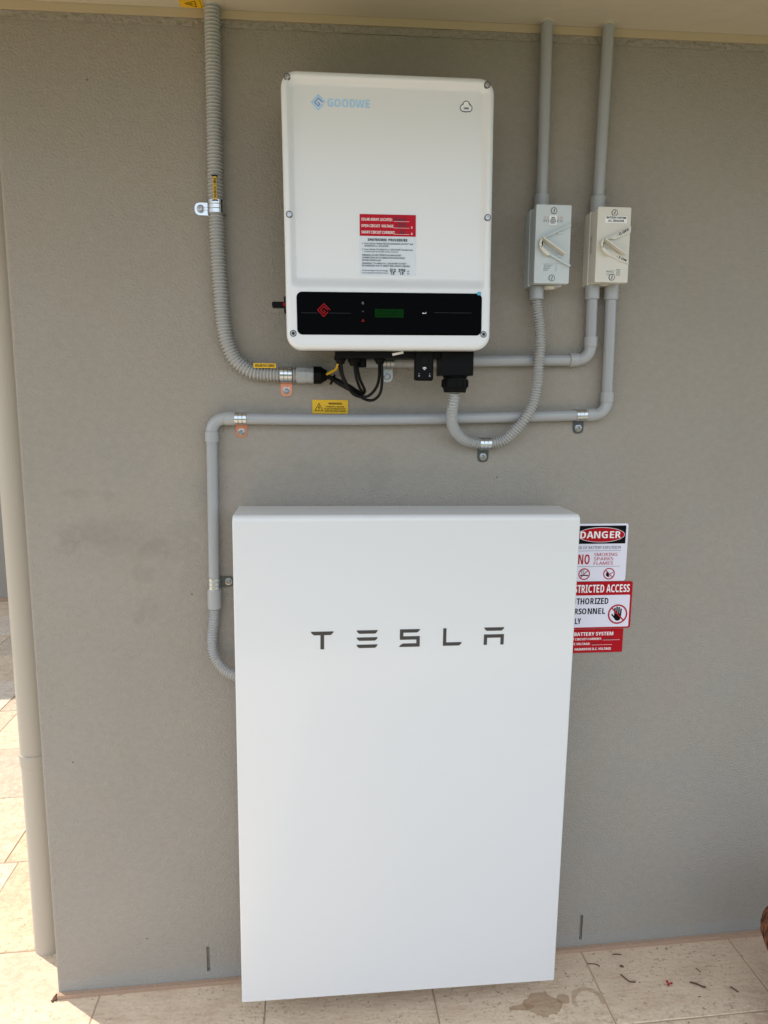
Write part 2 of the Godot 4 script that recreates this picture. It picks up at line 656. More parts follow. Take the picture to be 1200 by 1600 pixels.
	M.marker = mat(srgb(26, 16, 40), 0.4)
	M.yellow = mat(srgb(224, 178, 14), 0.4)
	M.iso_grey = mat(srgb(196, 204, 208), 0.4)
	M.iso_cream = mat(srgb(212, 209, 200), 0.4)
	M.lever = mat(srgb(214, 211, 200), 0.38)
	M.print_grey = mat(srgb(140, 148, 154), 0.5)
	M.print_red = mat(srgb(190, 176, 178), 0.5)
	M.lcd = mat(srgb(13, 50, 17), 0.35, 0, 0.08)
	M.lcd_ink = mat(srgb(10, 38, 14), 0.4, 0, 0.08)
	M.red_logo = mat(srgb(150, 22, 28), 0.3, 0, 0.2)
	M.film = mat(srgb(70, 164, 196), 0.2)
	M.fur = mat(Color.WHITE, 0.85, 0, 0.2)
	var fi := noise(51, 0.05, 5).get_image(256, 256, false, false, true)
	fi.convert(Image.FORMAT_RGB8)
	for j in 256:
		for i in 256:
			var g := fi.get_pixel(i, j).r
			fi.set_pixel(i, j, Color(0.27, 0.11, 0.055).lerp(Color(0.055, 0.024, 0.016), smoothstep(0.3, 0.7, g)).linear_to_srgb())
	M.fur.albedo_texture = ImageTexture.create_from_image(fi)
	M.fur.uv1_triplanar = true
	M.fur.uv1_scale = Vector3(5, 2.5, 5)
	M.fur.normal_enabled = true
	M.fur.normal_texture = relief(52, 512, 0.12, 6.0, 0.3)
	M.leaf = mat(Color(0.06, 0.105, 0.03).linear_to_srgb(), 0.55)
	M.leaf.backlight_enabled = true
	M.leaf.backlight = Color(0.10, 0.16, 0.04)
	M.bark = mat(srgb(92, 76, 62), 0.9)
	M.twig = mat(srgb(92, 62, 44), 0.8)
	M.petal = mat(srgb(170, 22, 30), 0.6)
	M.nose = mat(srgb(26, 20, 20), 0.3)

# ------------------------------------------------------------------ scene
func _ready() -> void:
	rng.seed = 7
	var cam := Camera3D.new()
	cam.position = Vector3(0.1715, 1.4805, 1.6431)
	cam.rotation = Vector3(-0.1570, -0.1021, 0.00936)
	cam.fov = 71.75
	cam.near = 0.02
	cam.far = 600.0
	add_child(cam)
	cam.current = true

	var sky_m := ProceduralSkyMaterial.new()
	sky_m.sky_top_color = Color(0.86, 0.91, 0.97)
	sky_m.sky_horizon_color = Color(0.84, 0.88, 0.93)
	sky_m.sky_curve = 0.16
	sky_m.ground_bottom_color = Color(0.30, 0.28, 0.25)
	sky_m.ground_horizon_color = Color(0.66, 0.68, 0.70)
	sky_m.sky_energy_multiplier = 1.0
	sky_m.sun_angle_max = 0.0
	var sky := Sky.new()
	sky.sky_material = sky_m
	var env := Environment.new()
	env.background_mode = Environment.BG_SKY
	env.sky = sky
	env.tonemap_mode = Environment.TONE_MAPPER_LINEAR
	env.tonemap_exposure = 2.12
	env.sdfgi_enabled = true
	env.ssao_enabled = true
	env.ssil_enabled = true
	var we := WorldEnvironment.new()
	we.environment = env
	add_child(we)

	var sun := DirectionalLight3D.new()
	var el := deg_to_rad(50.0)
	var dir := Vector3(0.79 * cos(el), -sin(el), 0.61 * cos(el)).normalized()
	sun.transform = Transform3D(Basis.looking_at(dir, Vector3.UP), Vector3(-4, 6, -3))
	sun.light_energy = 0.78
	sun.light_angular_distance = 0.5
	sun.light_color = Color(1.0, 0.97, 0.915)
	sun.shadow_enabled = true
	add_child(sun)

	make_materials()
	build_ground()
	build_house()
	build_garden()
	build_downpipe()
	build_battery()
	build_inverter()
	build_isolators()
	build_conduits()
	build_cables()
	build_signs()
	build_debris()
	build_dog()

# ---------------------------------------------------------------- the ground
func build_ground() -> void:
	var st := flat_st()
	quad(st, Vector3(-250, -0.22, 250), Vector3(250, -0.22, 250), Vector3(250, -0.22, -250), Vector3(-250, -0.22, -250))
	var lawn := obj("lawn", done(st), M.lawn, self)
	lawn.set_meta("kind", "structure")
	var pave := Node3D.new()
	pave.name = "paving"
	pave.set_meta("kind", "structure")
	add_child(pave)
	pave.rotation.z = atan(FALL)
	# mortar bed under the joints
	obj("bed", bx(Vector3(-2.9, -0.05, -3.9), Vector3(2.5, -0.0022, 1.83)), M.grout, pave)
	st = flat_st()
	box_to(st, Vector3(-2.9, -0.05, 1.83), Vector3(4.5, -0.0005, 2.9))
	box_to(st, Vector3(-6.5, -0.05, -3.9), Vector3(-2.9, -0.0005, 2.9))
	box_to(st, Vector3(2.5, -0.05, -0.1), Vector3(4.5, -0.0005, 1.83))
	obj("outer_paving", done(st), M.stone[1], pave).set_meta("kind", "stuff")
	var px := 0.4175
	var pz := 0.4005
	var variants := []
	for v in 3:
		variants.append(slab_mesh(px - 0.003, pz - 0.003, v))
	for j in range(-9, 5):
		var z1 := 0.237 + j * pz
		var shift := 0.0
		if j <= -2:
			shift = -0.045
		if j <= -5:
			shift = -0.14
		for i in range(-6, 6):
			var cx := 0.8835 + shift - px * 0.5 + i * px
			var cz := z1 - pz * 0.5
			if cx < -2.75 or cx > 2.5:
				continue
			# under the house no slabs are laid
			if cx - px * 0.5 > -0.47 and cz + pz * 0.5 < -0.02:
				continue
			var near := cz > -0.1 and cz < 0.5 and cx > -0.74 and cx < 1.54
			var lift := rng.randf_range(-0.0008, 0.0008)
			if near:
				var m := slab_mesh(px - 0.003, pz - 0.003, (i + 20) % 3, Vector2(cx, cz))
				obj("paver", m, M.near_stone, pave, Vector3(cx, lift, cz))
			else:
				obj("paver", variants[rng.randi() % 3], M.stone[rng.randi() % 5], pave, Vector3(cx, lift, cz))

func slab_mesh(w: float, d: float, seed_: int, uv_at = null) -> ArrayMesh:
	var st := SurfaceTool.new()
	st.begin(Mesh.PRIMITIVE_TRIANGLES)
	st.set_smooth_group(-1)
	var r := RandomNumberGenerator.new()
	r.seed = 100 + seed_
	# slightly uneven outline, worn edge
	var top := PackedVector2Array()
	var low := PackedVector2Array()
	var n := 6
	for k in 4:
		for i in n:
			var t := float(i) / n
			var p: Vector2 = [Vector2(-w / 2 + w * t, -d / 2), Vector2(w / 2, -d / 2 + d * t), Vector2(w / 2 - w * t, d / 2), Vector2(-w / 2, d / 2 - d * t)][k]
			var e := 0.0012 + r.randf() * 0.0016
			var s := Vector2(p.x * (1 - 2 * e / w), p.y * (1 - 2 * e / d))
			top.append(s)
			low.append(p * (1.0 - r.randf() * 0.002))
	var c := top.size()
	var emit := func(v: Vector3) -> void:
		if uv_at != null:
			st.set_uv(Vector2((v.x + uv_at.x + 0.95) / 2.7, (v.z + uv_at.y + 0.18) / 0.867))
		st.add_vertex(v)
	for i in c:
		var j := (i + 1) % c
		var A := Vector3(low[i].x, -0.002, low[i].y)
		var B := Vector3(low[j].x, -0.002, low[j].y)
		var C := Vector3(top[j].x, 0, top[j].y)
		var D := Vector3(top[i].x, 0, top[i].y)
		var A0 := Vector3(A.x, -0.03, A.z)
		var B0 := Vector3(B.x, -0.03, B.z)
		# order so that the faces point outwards (x to the right, z towards the viewer)
		for v in [A, C, B, A, D, C, A0, B, B0, A0, A, B]:
			emit.call(v)
		for v in [Vector3.ZERO, C, D]:
			emit.call(v)
	st.generate_normals()
	if uv_at != null:
		st.generate_tangents()
	return st.commit()

# ---------------------------------------------------------------- the house
func build_house() -> void:
	var h := thing("house", "taupe rendered house wall under a low cream eave", "house")
	var xl := -0.474
	var xr := 3.2
	var top := 2.32
	# front skin with two real weep slots; uv follows the position
	var st := SurfaceTool.new()
	st.begin(Mesh.PRIMITIVE_TRIANGLES)
	st.set_smooth_group(-1)
	var e := 0.009
	var xs := [xl + e, -0.1045, -0.0965, 0.879, 0.887, 1.8, xr]
	var ys := [-0.12, 0.030, 0.047, 0.101, 0.121, 0.9, 1.6, top]
	for i in xs.size() - 1:
		for j in ys.size() - 1:
			var s1: bool = i == 1 and (j == 1 or j == 2)
			var s2: bool = i == 3 and (j == 2 or j == 3)
			var a := Vector3(xs[i], ys[j], 0)
			var b := Vector3(xs[i + 1], ys[j], 0)
			var c := Vector3(xs[i + 1], ys[j + 1], 0)
			var d := Vector3(xs[i], ys[j + 1], 0)
			if not (s1 or s2):
				for v in [a, c, b, a, d, c]:
					st.set_uv(Vector2((v.x + 0.6) / 2.4, (2.4 - v.y) / 2.5))
					st.add_vertex(v)
	# reveals of the slots
	for s in [[-0.1045, -0.0965, 0.030, 0.101], [0.879, 0.887, 0.047, 0.121]]:
		var o := Vector3(0, 0, -0.009)
		var p := [Vector3(s[0], s[2], 0), Vector3(s[1], s[2], 0), Vector3(s[1], s[3], 0), Vector3(s[0], s[3], 0)]
		for k in 4:
			var u: Vector3 = p[k]
			var w: Vector3 = p[(k + 1) % 4]
			for v in [u, w, w + o, u, w + o, u + o]:
				st.set_uv(Vector2((v.x + 0.6) / 2.4, (2.4 - v.y) / 2.5))
				st.add_vertex(v)
		for v in [p[0] + o, p[2] + o, p[1] + o, p[0] + o, p[3] + o, p[2] + o]:
			st.set_uv(Vector2((v.x + 0.6) / 2.4, (2.4 - v.y) / 2.5))
			st.add_vertex(v)
	# rounded corner bead
	var seg := 6
	for i in seg:
		var a0 := PI / 2 * i / seg
		var a1 := PI / 2 * (i + 1) / seg
		var c := Vector3(xl + e, 0, -e)
		var q0 := c + Vector3(-sin(a0), 0, cos(a0)) * e
		var q1 := c + Vector3(-sin(a1), 0, cos(a1)) * e
		var A := Vector3(q1.x, -0.12, q1.z)
		var B := Vector3(q0.x, -0.12, q0.z)
		var C := Vector3(q0.x, top, q0.z)
		var D := Vector3(q1.x, top, q1.z)
		for v in [A, C, B, A, D, C]:
			st.set_uv(Vector2((v.x + 0.6) / 2.4, (2.4 - v.y) / 2.5))
			st.add_vertex(v)
	st.generate_normals()
	st.generate_tangents()
	obj("front_wall", st.commit(), M.wall, h)
	st = flat_st()
	quad(st, Vector3(xl, -0.12, -3.9), Vector3(xl, -0.12, -e), Vector3(xl, top, -e), Vector3(xl, top, -3.9))
	quad(st, Vector3(xl + 0.2, -0.12, -0.005), Vector3(xl + 0.2, -0.12, -3.9), Vector3(xl + 0.2, top, -3.9), Vector3(xl + 0.2, top, -0.005))
	obj("side_wall", done(st), M.render, h)
	obj("inner_wall", bx(Vector3(xl + 0.2, -0.12, -0.22), Vector3(xr, top, -0.024)), M.render, h)
	obj("end_wall", bx(Vector3(xr, -0.12, -3.9), Vector3(xr + 0.2, top, 0)), M.render, h)
	# mortar fillet along the foot
	var foot := obj("skirting", bx(Vector3(xl + 0.002, -0.02, 0.0005), Vector3(xr, 0.011, 0.012)), M.mortar, h)
	foot.rotation.z = atan(FALL)
	# eave: soffit boards, two-step cornice, fascia and gutter, roof above
	var eave := Node3D.new()
	eave.name = "eave"
	h.add_child(eave)
	eave.rotation.z = atan(SOFFIT_FALL)
	obj("soffit", bx(Vector3(-1.48, 2.275, -0.02), Vector3(xr + 0.4, 2.284, 0.98)), M.soffit, eave)
	obj("cornice", bx(Vector3(xl + 0.001, 2.2585, 0.0), Vector3(xr, 2.2745, 0.007)), M.trim, eave)
	obj("cornice_bead", bx(Vector3(xl + 0.001, 2.2435, 0.0), Vector3(xr, 2.2580, 0.0035)), M.render, eave)
	obj("fascia", bx(Vector3(-1.48, 2.255, 0.98), Vector3(xr + 0.4, 2.45, 1.002)), M.trim, eave)
	obj("side_fascia", bx(Vector3(-1.502, 2.255, -3.2), Vector3(-1.48, 2.45, 1.002)), M.trim, eave)
	obj("side_soffit", bx(Vector3(-1.48, 2.275, -3.9), Vector3(xl + 0.002, 2.284, -0.021)), M.soffit, eave)
	st = flat_st()
	var r0 := Vector3(-1.53, 2.45, 1.04)
	var r1 := Vector3(xr + 0.45, 2.45, 1.04)
	var r2 := Vector3(xr + 0.45, 2.45, -4.4)
	var r3 := Vector3(-1.53, 2.45, -4.4)
	var k0 := Vector3(0.8, 3.15, -1.4)
	var k1 := Vector3(1.7, 3.15, -2.6)
	quad(st, r0, r1, k0 + Vector3(0.4, 0, 0), k0)
	quad(st, r1, r2, k1, k0 + Vector3(0.4, 0, 0))
	quad(st, r2, r3, k1 - Vector3(0.4, 0, 0), k1)
	quad(st, r3, r0, k0, k1 - Vector3(0.4, 0, 0))
	quad(st, k0, k0 + Vector3(0.4, 0, 0), k1, k1 - Vector3(0.4, 0, 0))
	quad(st, r3, r2, r1, r0)
	obj("roof", done(st), M.roof, h)

	# the wing that shows past the downpipe
	var g := thing("rear_wing", "grey house wall in shade beyond the sunlit paving", "house", Vector3(-3.0, 0, -3.8))
	obj("wall", bx(Vector3(-3.4, -0.2, -2.0), Vector3(2.45, 2.3, 0.0)), M.render, g)
	obj("skirting", bx(Vector3(-3.4, -0.2, 0.0005), Vector3(2.45, -0.02, 0.014)), M.mortar, g)
	obj("soffit", bx(Vector3(-3.6, 2.30, -2.0), Vector3(2.1, 2.31, 0.58)), M.soffit, g)
	obj("fascia", bx(Vector3(-3.6, 2.29, 0.58), Vector3(2.1, 2.46, 0.60)), M.trim, g)
	st = flat_st()
	quad(st, Vector3(-3.7, 2.465, 0.62), Vector3(2.1, 2.465, 0.62), Vector3(2.1, 3.15, -1.6), Vector3(-3.7, 3.15, -1.6))
	quad(st, Vector3(2.1, 2.465, -3.8), Vector3(-3.7, 2.465, -3.8), Vector3(-3.7, 3.15, -1.6), Vector3(2.1, 3.15, -1.6))
	obj("roof", done(st), M.roof, g)

# ------------------------------------------- shrubs that the black panel mirrors
func shrub(called: String, label: String, at: Vector3, w: float, ht: float, n: int, seed_: int) -> void:
	var t := thing(called, label, "shrub", at, "shrubs along the far side of the garden")
	var r := RandomNumberGenerator.new()
	r.seed = seed_
	var st := flat_st()
	for i in n:
		var a := r.randf() * TAU
		var v := r.randf()
		var rad := w * 0.5 * sqrt(r.randf()) * (0.55 + 0.6 * sin(PI * clampf(v * 0.9 + 0.08, 0, 1)))
		var lump := 1.0 + 0.18 * sin(a * 3.0 + seed_) + 0.12 * sin(v * 9.0 + a * 2.0)
		var p := Vector3(cos(a) * rad * lump, 0.12 + v * ht * (0.9 + 0.1 * sin(a * 2.0 + seed_)), sin(a) * rad * lump)
		var d := Vector3(r.randf_range(-1, 1), r.randf_range(-0.4, 1), r.randf_range(-1, 1)).normalized()
		var s := d.cross(Vector3(r.randf_range(-1, 1), r.randf_range(-1, 1), r.randf_range(-1, 1))).normalized()
		var l := r.randf_range(0.07, 0.13)
		tri(st, p - s * l * 0.35, p + d * l, p + s * l * 0.35)
		tri(st, p - s * l * 0.35, p + s * l * 0.35, p - d * l * 0.5)
	obj("crown", done(st), M.leaf, t)
	obj("trunk", sweep(PackedVector3Array([Vector3(0, -0.02, 0), Vector3(0.03, ht * 0.3, 0.02), Vector3(0, ht * 0.75, 0)]), [0.05, 0.035, 0.012], 8), M.bark, t)

func build_garden() -> void:
	var spots := [[-5.0, 10.2, 2.2, 2.5], [-3.0, 10.6, 2.4, 2.8], [-0.9, 10.1, 2.2, 2.6], [1.0, 10.5, 2.0, 2.3], [2.8, 10.2, 2.0, 2.2], [6.6, 10.4, 2.4, 2.4]]
	for i in spots.size():
		var s: Array = spots[i]
		shrub("garden_shrub", ["wide green shrub at one end of the garden row", "tallest of the green shrubs in the garden row", "green shrub standing beside the tallest shrub", "narrow green shrub in the middle of the garden row", "lowest green shrub beside the big round tree", "broad green shrub on the far side of the round tree"][i], Vector3(s[0], -0.22, s[1]), s[2], s[3], 2600, 60 + i)
	shrub("garden_tree", "tall rounded dense green tree across the lawn", Vector3(4.7, -0.22, 9.8), 3.0, 3.6, 4200, 77)

# ---------------------------------------------------------------- downpipe
func build_downpipe() -> void:
	var t := thing("downpipe", "beige round downpipe beside the sunlit wall corner", "downpipe", Vector3(-0.553, 0, -0.18))
	var y := -FALL * 0.553
	obj("lower_pipe", turned(Vector3(0, y - 0.003, 0), Vector3.UP, [[0, 0.0405], [0.545, 0.0405], [0.5455, 0.0405]], 40), M.downpipe, t)
	obj("socket", turned(Vector3(0, 0.530, 0), Vector3.UP, [[-0.004, 0.0405], [0, 0.0425], [0.030, 0.0435], [0.0335, 0.0428], [0.0335, 0.0405]], 40), M.downpipe, t)
	obj("upper_pipe", turned(Vector3(0, 0.556, 0), Vector3.UP, [[0, 0.0405], [1.70, 0.0405]], 40), M.downpipe, t)
	obj("bracket", bx(Vector3(0.0395, 1.45, -0.012), Vector3(0.0785, 1.48, 0.012)), M.downpipe, t)

# ---------------------------------------------------------------- battery
func build_battery() -> void:
	var t := thing("wall_battery", "large flat white home battery with dark lettering, hung low on the wall", "battery", Vector3(0.0, 0.0865, 0.0))
	t.rotation.z = -0.004
	var W := 0.752
	var H := 1.153
	# cover: side profile swept across the width, top edge well rounded, bottom lip tight
	var prof := []           # [z, y, nz, ny]
	var zf := 0.165
	var zb := 0.030
	var rt := 0.013
	prof.append(Vector2(zb, H))
	for i in 9:
		var a := PI / 2 * i / 8
		prof.append(Vector2(zf - rt + sin(a) * rt, H - rt + cos(a) * rt))
	for i in 5:
		var a := PI / 2 * i / 4
		prof.append(Vector2(zf - 0.003 + cos(a) * 0.003, 0.003 - sin(a) * 0.003))
	prof.append(Vector2(zb, 0.0))
	var st := SurfaceTool.new()
	st.begin(Mesh.PRIMITIVE_TRIANGLES)
	st.set_smooth_group(0)
	var re := 0.004
	# strip across x with rounded vertical edges
	var cols := []
	for i in 5:
		var a := PI / 2 * i / 4
		cols.append([re - re * sin(a), re * (1 - cos(a))])
	cols.reverse()
	var all_cols := []
	for c in cols:
		all_cols.append([c[0], c[1]])
	all_cols.reverse()
	var left := []
	for i in 5:
		var a := PI / 2 * i / 4
		left.append(Vector2(re * (1 - sin(a)), re * (1 - cos(a))))   # x from edge, inset; a=0 -> front limit
	# columns run from the left edge to the right edge
	var cx := []
	for i in 5:
		cx.append(Vector2(left[4 - i].x, left[4 - i].y))
	for i in 5:
		cx.append(Vector2(W - left[i].x, left[i].y))
	var N := prof.size()
	var cen := Vector2((zb + zf) / 2, H / 2)
	var pt := func(i: int, k: int) -> Vector3:
		var p: Vector2 = prof[k]
		var q := cx[i] as Vector2
		var zz: float = p.x - (q.y if p.x > zf - 0.02 else q.y * 0.3)
		var yy: float = p.y - (q.y * (0.9 if p.y > H - 0.02 else (-0.5 if p.y < 0.004 else 0.0)))
		return Vector3(q.x, yy, zz)
	for i in cx.size() - 1:
		for k in N - 1:
			quad(st, pt.call(i, k + 1), pt.call(i + 1, k + 1), pt.call(i + 1, k), pt.call(i, k))
	st.generate_normals()
	obj("front_cover", st.commit(), M.battery, t)
	# flat flanks behind the rounded edges
	var flank := PackedVector2Array()
	for k in N:
		flank.append(Vector2(prof[k].x - 0.003, clampf(prof[k].y, 0.002, H - 0.004)))
	for s in 2:
		var f := flat_st()
		var x: float = 0.0015 if s == 0 else W - 0.0015
		var ix := Geometry2D.triangulate_polygon(flank)
		for i in range(0, ix.size(), 3):
			tri(f, Vector3(x, flank[ix[i]].y, flank[ix[i]].x), Vector3(x, flank[ix[i + 1]].y, flank[ix[i + 1]].x), Vector3(x, flank[ix[i + 2]].y, flank[ix[i + 2]].x))
		obj("side_panel", done(f), M.battery, t)
	obj("back_plate", bx(Vector3(0.012, 0.012, 0.024), Vector3(W - 0.012, H - 0.012, 0.0315)), M.battery, t)
	obj("bottom_plate", bx(Vector3(0.012, 0.010, 0.0317), Vector3(W - 0.012, 0.014, 0.158)), M.rear, t)
	obj("wall_bracket", bx(Vector3(0.10, 0.62, 0.0), Vector3(W - 0.10, 1.04, 0.0238)), M.zinc_dull, t)
	obj("mounting_foot", bx(Vector3(0.30, 0.06, 0.0), Vector3(W - 0.30, 0.14, 0.0238)), M.zinc_dull, t)
	obj("latch", rbox(Vector3(0.012, 0.006, 0.012), 0.002), M.white_print, t, Vector3(W - 0.030, -0.002, 0.150))
	# lettering, each letter a flat inlay
	var y0 := 0.945 - 0.0865
	var hh := 0.040
	var put := func(polys: Array, x0: float, x1: float, dy: float, called: String) -> void:
		var L := Node3D.new()
		L.name = called
		t.add_child(L)
		for p in polys:
			var q := PackedVector2Array()
			for v in p:
				q.append(Vector2(x0 + v.x * (x1 - x0), y0 + dy + v.y * hh))
			obj("inlay", prism(q, zf - 0.001, zf + 0.0008), M.logo_grey, L)
	var bar := func(yt: float, th: float) -> PackedVector2Array:
		return PackedVector2Array([Vector2(0, yt), Vector2(1, yt), Vector2(0.97, yt - th * 0.5), Vector2(0.90, yt - th * 0.9), Vector2(0.86, yt - th), Vector2(0.14, yt - th), Vector2(0.10, yt - th * 0.9), Vector2(0.03, yt - th * 0.5)])
	put.call([PackedVector2Array([Vector2(0, 1), Vector2(1, 1), Vector2(0.97, 0.91), Vector2(0.87, 0.8), Vector2(0.58, 0.8), Vector2(0.58, 0), Vector2(0.42, 0), Vector2(0.42, 0.8), Vector2(0.13, 0.8), Vector2(0.03, 0.91)])], 0.163, 0.212, 0.0, "letter_t")
	put.call([bar.call(1.0, 0.19), bar.call(0.60, 0.19), bar.call(0.19, 0.19)], 0.262, 0.308, 0.001, "letter_e")
	put.call([PackedVector2Array([Vector2(0, 1), Vector2(1, 1), Vector2(0.97, 0.9), Vector2(0.86, 0.81), Vector2(0.17, 0.81), Vector2(0.17, 0.60), Vector2(1, 0.60), Vector2(1, 0), Vector2(-0.04, 0), Vector2(0.04, 0.11), Vector2(0.16, 0.19), Vector2(0.83, 0.19), Vector2(0.83, 0.41), Vector2(0, 0.41)])], 0.357, 0.401, 0.0015, "letter_s")
	put.call([PackedVector2Array([Vector2(0, 1), Vector2(0.17, 1), Vector2(0.17, 0.19), Vector2(1, 0.19), Vector2(0.96, 0.09), Vector2(0.86, 0), Vector2(0, 0)])], 0.453, 0.495, 0.002, "letter_l")
	put.call([bar.call(1.0, 0.19), PackedVector2Array([Vector2(0, 0.6), Vector2(1, 0.6), Vector2(1, 0), Vector2(0.84, 0), Vector2(0.84, 0.41), Vector2(0.16, 0.41), Vector2(0.16, 0), Vector2(0, 0)])], 0.545, 0.590, 0.002, "letter_a")

# ---------------------------------------------------------------- inverter
func spiral(s: float, w: float, c: Vector2, z: float, parent: Node, m: Material, m2: Material) -> void:
	# square spiral set on its corner
	var q := func(x: float, y: float) -> Vector2:
		return c + Vector2(x, y) * s
	obj("mark", stroke([q.call(1.0, 0.05), q.call(0.05, 1.0), q.call(-0.95, 0.0), q.call(0.0, -1.0), q.call(0.68, -0.32)], w, z, z + 0.0006), m, parent)
	obj("mark", stroke([q.call(0.62, 0.05), q.call(0.05, 0.58), q.call(-0.5, 0.0), q.call(0.0, -0.52), q.call(0.26, -0.26), q.call(0.02, 0.0)], w, z, z + 0.0006), m2, parent)

func build_inverter() -> void:
	var t := thing("solar_inverter", "white solar inverter with black display strip, fixed high on the wall", "inverter", Vector3(0.1225, 1.5797, 0.0))
	t.rotation.z = 0.0129
	var W := 0.4198
	var H := 0.5243
	var zf := 0.165
	var rc := 0.030
	# front cover: rounded outline, soft shoulder, upper field set back behind a raised lower block
	var dist := func(x: float, y: float) -> float:
		var qx: float = absf(x - W / 2) - (W / 2 - rc)
		var qy: float = absf(y - H / 2) - (H / 2 - rc)
		return rc - (Vector2(max(qx, 0), max(qy, 0)).length() + min(max(qx, qy), 0.0))
	var zat := func(x: float, y: float) -> float:
		var d: float = max(dist.call(x, y), 0.0)
		var z := zf
		var e := 0.011
		if d < e:
			z -= e - sqrt(max(e * e - (e - d) * (e - d), 0.0))
		# field above the ledge
		var up := smoothstep(0.119, 0.143, y)
		var inset := smoothstep(0.010, 0.024, d)
		z -= up * inset * 0.014
		z -= (1.0 - inset) * up * 0.002
		return z
	var loops := []
	for d in [0.0, 0.0005, 0.0015, 0.003, 0.005, 0.0075, 0.0095, 0.011, 0.0125, 0.014, 0.0155, 0.017, 0.0185, 0.020, 0.022, 0.024, 0.027, 0.0296]:
		var rr: float = max(rc - d, 0.0004)
		var lp := []
		var cs := [Vector2(W - d - rr, d + rr), Vector2(W - d - rr, H - d - rr), Vector2(d + rr, H - d - rr), Vector2(d + rr, d + rr)]
		for k in 4:
			for i in 9:
				var a := -PI / 2 + k * PI / 2 + i * PI / 16
				lp.append(cs[k] + Vector2(cos(a), sin(a)) * rr)
			var nxt: Vector2 = cs[(k + 1) % 4]
			var a2 := k * PI / 2
			var off := Vector2(cos(a2), sin(a2)) * rr
			var m := 130 if k % 2 == 0 else 20
			for i in range(1, m):
				lp.append((cs[k] + off).lerp(nxt + off, float(i) / m))
		loops.append(lp)
	var st := SurfaceTool.new()
	st.begin(Mesh.PRIMITIVE_TRIANGLES)
	var n: int = loops[0].size()
	for lp in loops:
		for p in lp:
			var eps := 0.0004
			var gx: float = (zat.call(p.x + eps, p.y) - zat.call(p.x - eps, p.y)) / (2 * eps)
			var gy: float = (zat.call(p.x, p.y + eps) - zat.call(p.x, p.y - eps)) / (2 * eps)
			st.set_normal(Vector3(-gx, -gy, 1).normalized())
			st.add_vertex(Vector3(p.x, p.y, zat.call(p.x, p.y)))
	for k in loops.size() - 1:
		for i in n:
			var j := (i + 1) % n
			var a := k * n + i
			var b := k * n + j
			st.add_index(a); st.add_index(b + n); st.add_index(b)
			st.add_index(a); st.add_index(a + n); st.add_index(b + n)
	var rows := [0.0296]
	for i in 131:
		rows.append(lerpf(rc, H - rc, i / 130.0))
	rows.append(H - 0.0296)
	var b0: int = loops.size() * n
	for y in rows:
		for x in [0.0296, W * 0.35, W * 0.65, W - 0.0296]:
			var gy: float = (zat.call(x, y + 0.0004) - zat.call(x, y - 0.0004)) / 0.0008
			st.set_normal(Vector3(0, -gy, 1).normalized())
			st.add_vertex(Vector3(x, y, zat.call(x, y)))
	for i in rows.size() - 1:
		for j in 3:
			var a: int = b0 + i * 4 + j
			st.add_index(a); st.add_index(a + 5); st.add_index(a + 1)
			st.add_index(a); st.add_index(a + 4); st.add_index(a + 5)
	obj("front_cover", st.commit(), M.cover, t)
	var o := rrect(0, 0, W, H, rc, 10)
	obj("cover_rim", loft([[rrect(0.003, 0.003, W - 0.003, H - 0.003, rc - 0.003, 10), 0.118], [o, 0.121], [o, zf - 0.0109]], true, false), M.cover, t)
	obj("rear_case", plate(0.018, 0.004, W - 0.022, H - 0.02, 0.012, 0.045, 0.1178), M.rear, t)
	for i in 13:
		obj("cooling_fin", bx(Vector3(0.05 + i * 0.026, 0.03, 0.012), Vector3(0.053 + i * 0.026, H - 0.05, 0.0448)), M.rear, t)
	obj("hanger", bx(Vector3(0.08, H - 0.12, 0.0), Vector3(W - 0.08, H - 0.06, 0.0118)), M.zinc_dull, t)
	# screws
	for s in [[0.013, 0.510], [0.404, 0.510], [0.011, 0.260], [0.4095, 0.262], [0.0135, 0.0315], [0.4045, 0.0315]]:
		var zz: float = zat.call(s[0], s[1])
		var sc := obj("screw", turned(Vector3(s[0], s[1], zz - 0.003), Vector3(0, 0, 1), [[0, 0.0052], [0.0040, 0.0052], [0.0046, 0.0046], [0.0046, 0.0030], [0.0030, 0.0026], [0.0030, 0.0]], 18), M.steel, t)
		obj("washer", ring(Vector2(s[0], s[1]), 0.0050, 0.0066, zz - 0.003, zz + 0.0006, 20), M.dark_steel, sc)
	# display strip
	var px0 := 0.0215
	var px1 := 0.400
	var py0 := 0.0290
	var py1 := 0.1130
	var pan := obj("display_panel", plate(px0, py0, px1, py1, 0.011, zf - 0.004, zf + 0.0012, 0.0006), M.glass_black, t)
	var z := zf + 0.0012
	spiral(0.0125, 0.0017, Vector2(0.0752, 0.0775), z, pan, M.red_logo, M.red_logo)
	obj("trim_line", bx(Vector3(0.030, 0.0716, z), Vector3(0.064, 0.0719, z + 0.0003)), M.logo_grey, pan)
	obj("trim_line", bx(Vector3(0.087, 0.0716, z), Vector3(0.130, 0.0719, z + 0.0003)), M.logo_grey, pan)
	obj("trim_line", bx(Vector3(0.300, 0.0740, z), Vector3(0.378, 0.0743, z + 0.0003)), M.logo_grey, pan)
	obj("lcd_screen", plate(0.1790, 0.0640, 0.2375, 0.0805, 0.0008, z - 0.0002, z + 0.0004), M.lcd, pan)
	text("PAC: 0.0W", 0.186, 0.229, 0.0730, 0.0780, z + 0.0007, M.lcd_ink, pan, false)
	text("E-Day:0.0", 0.186, 0.229, 0.0660, 0.0708, z + 0.0007, M.lcd_ink, pan, false)
	obj("indicator", ring(Vector2(0.1545, 0.0915), 0.0016, 0.0021, z - 0.0002, z + 0.0004, 16), M.print_grey, pan)
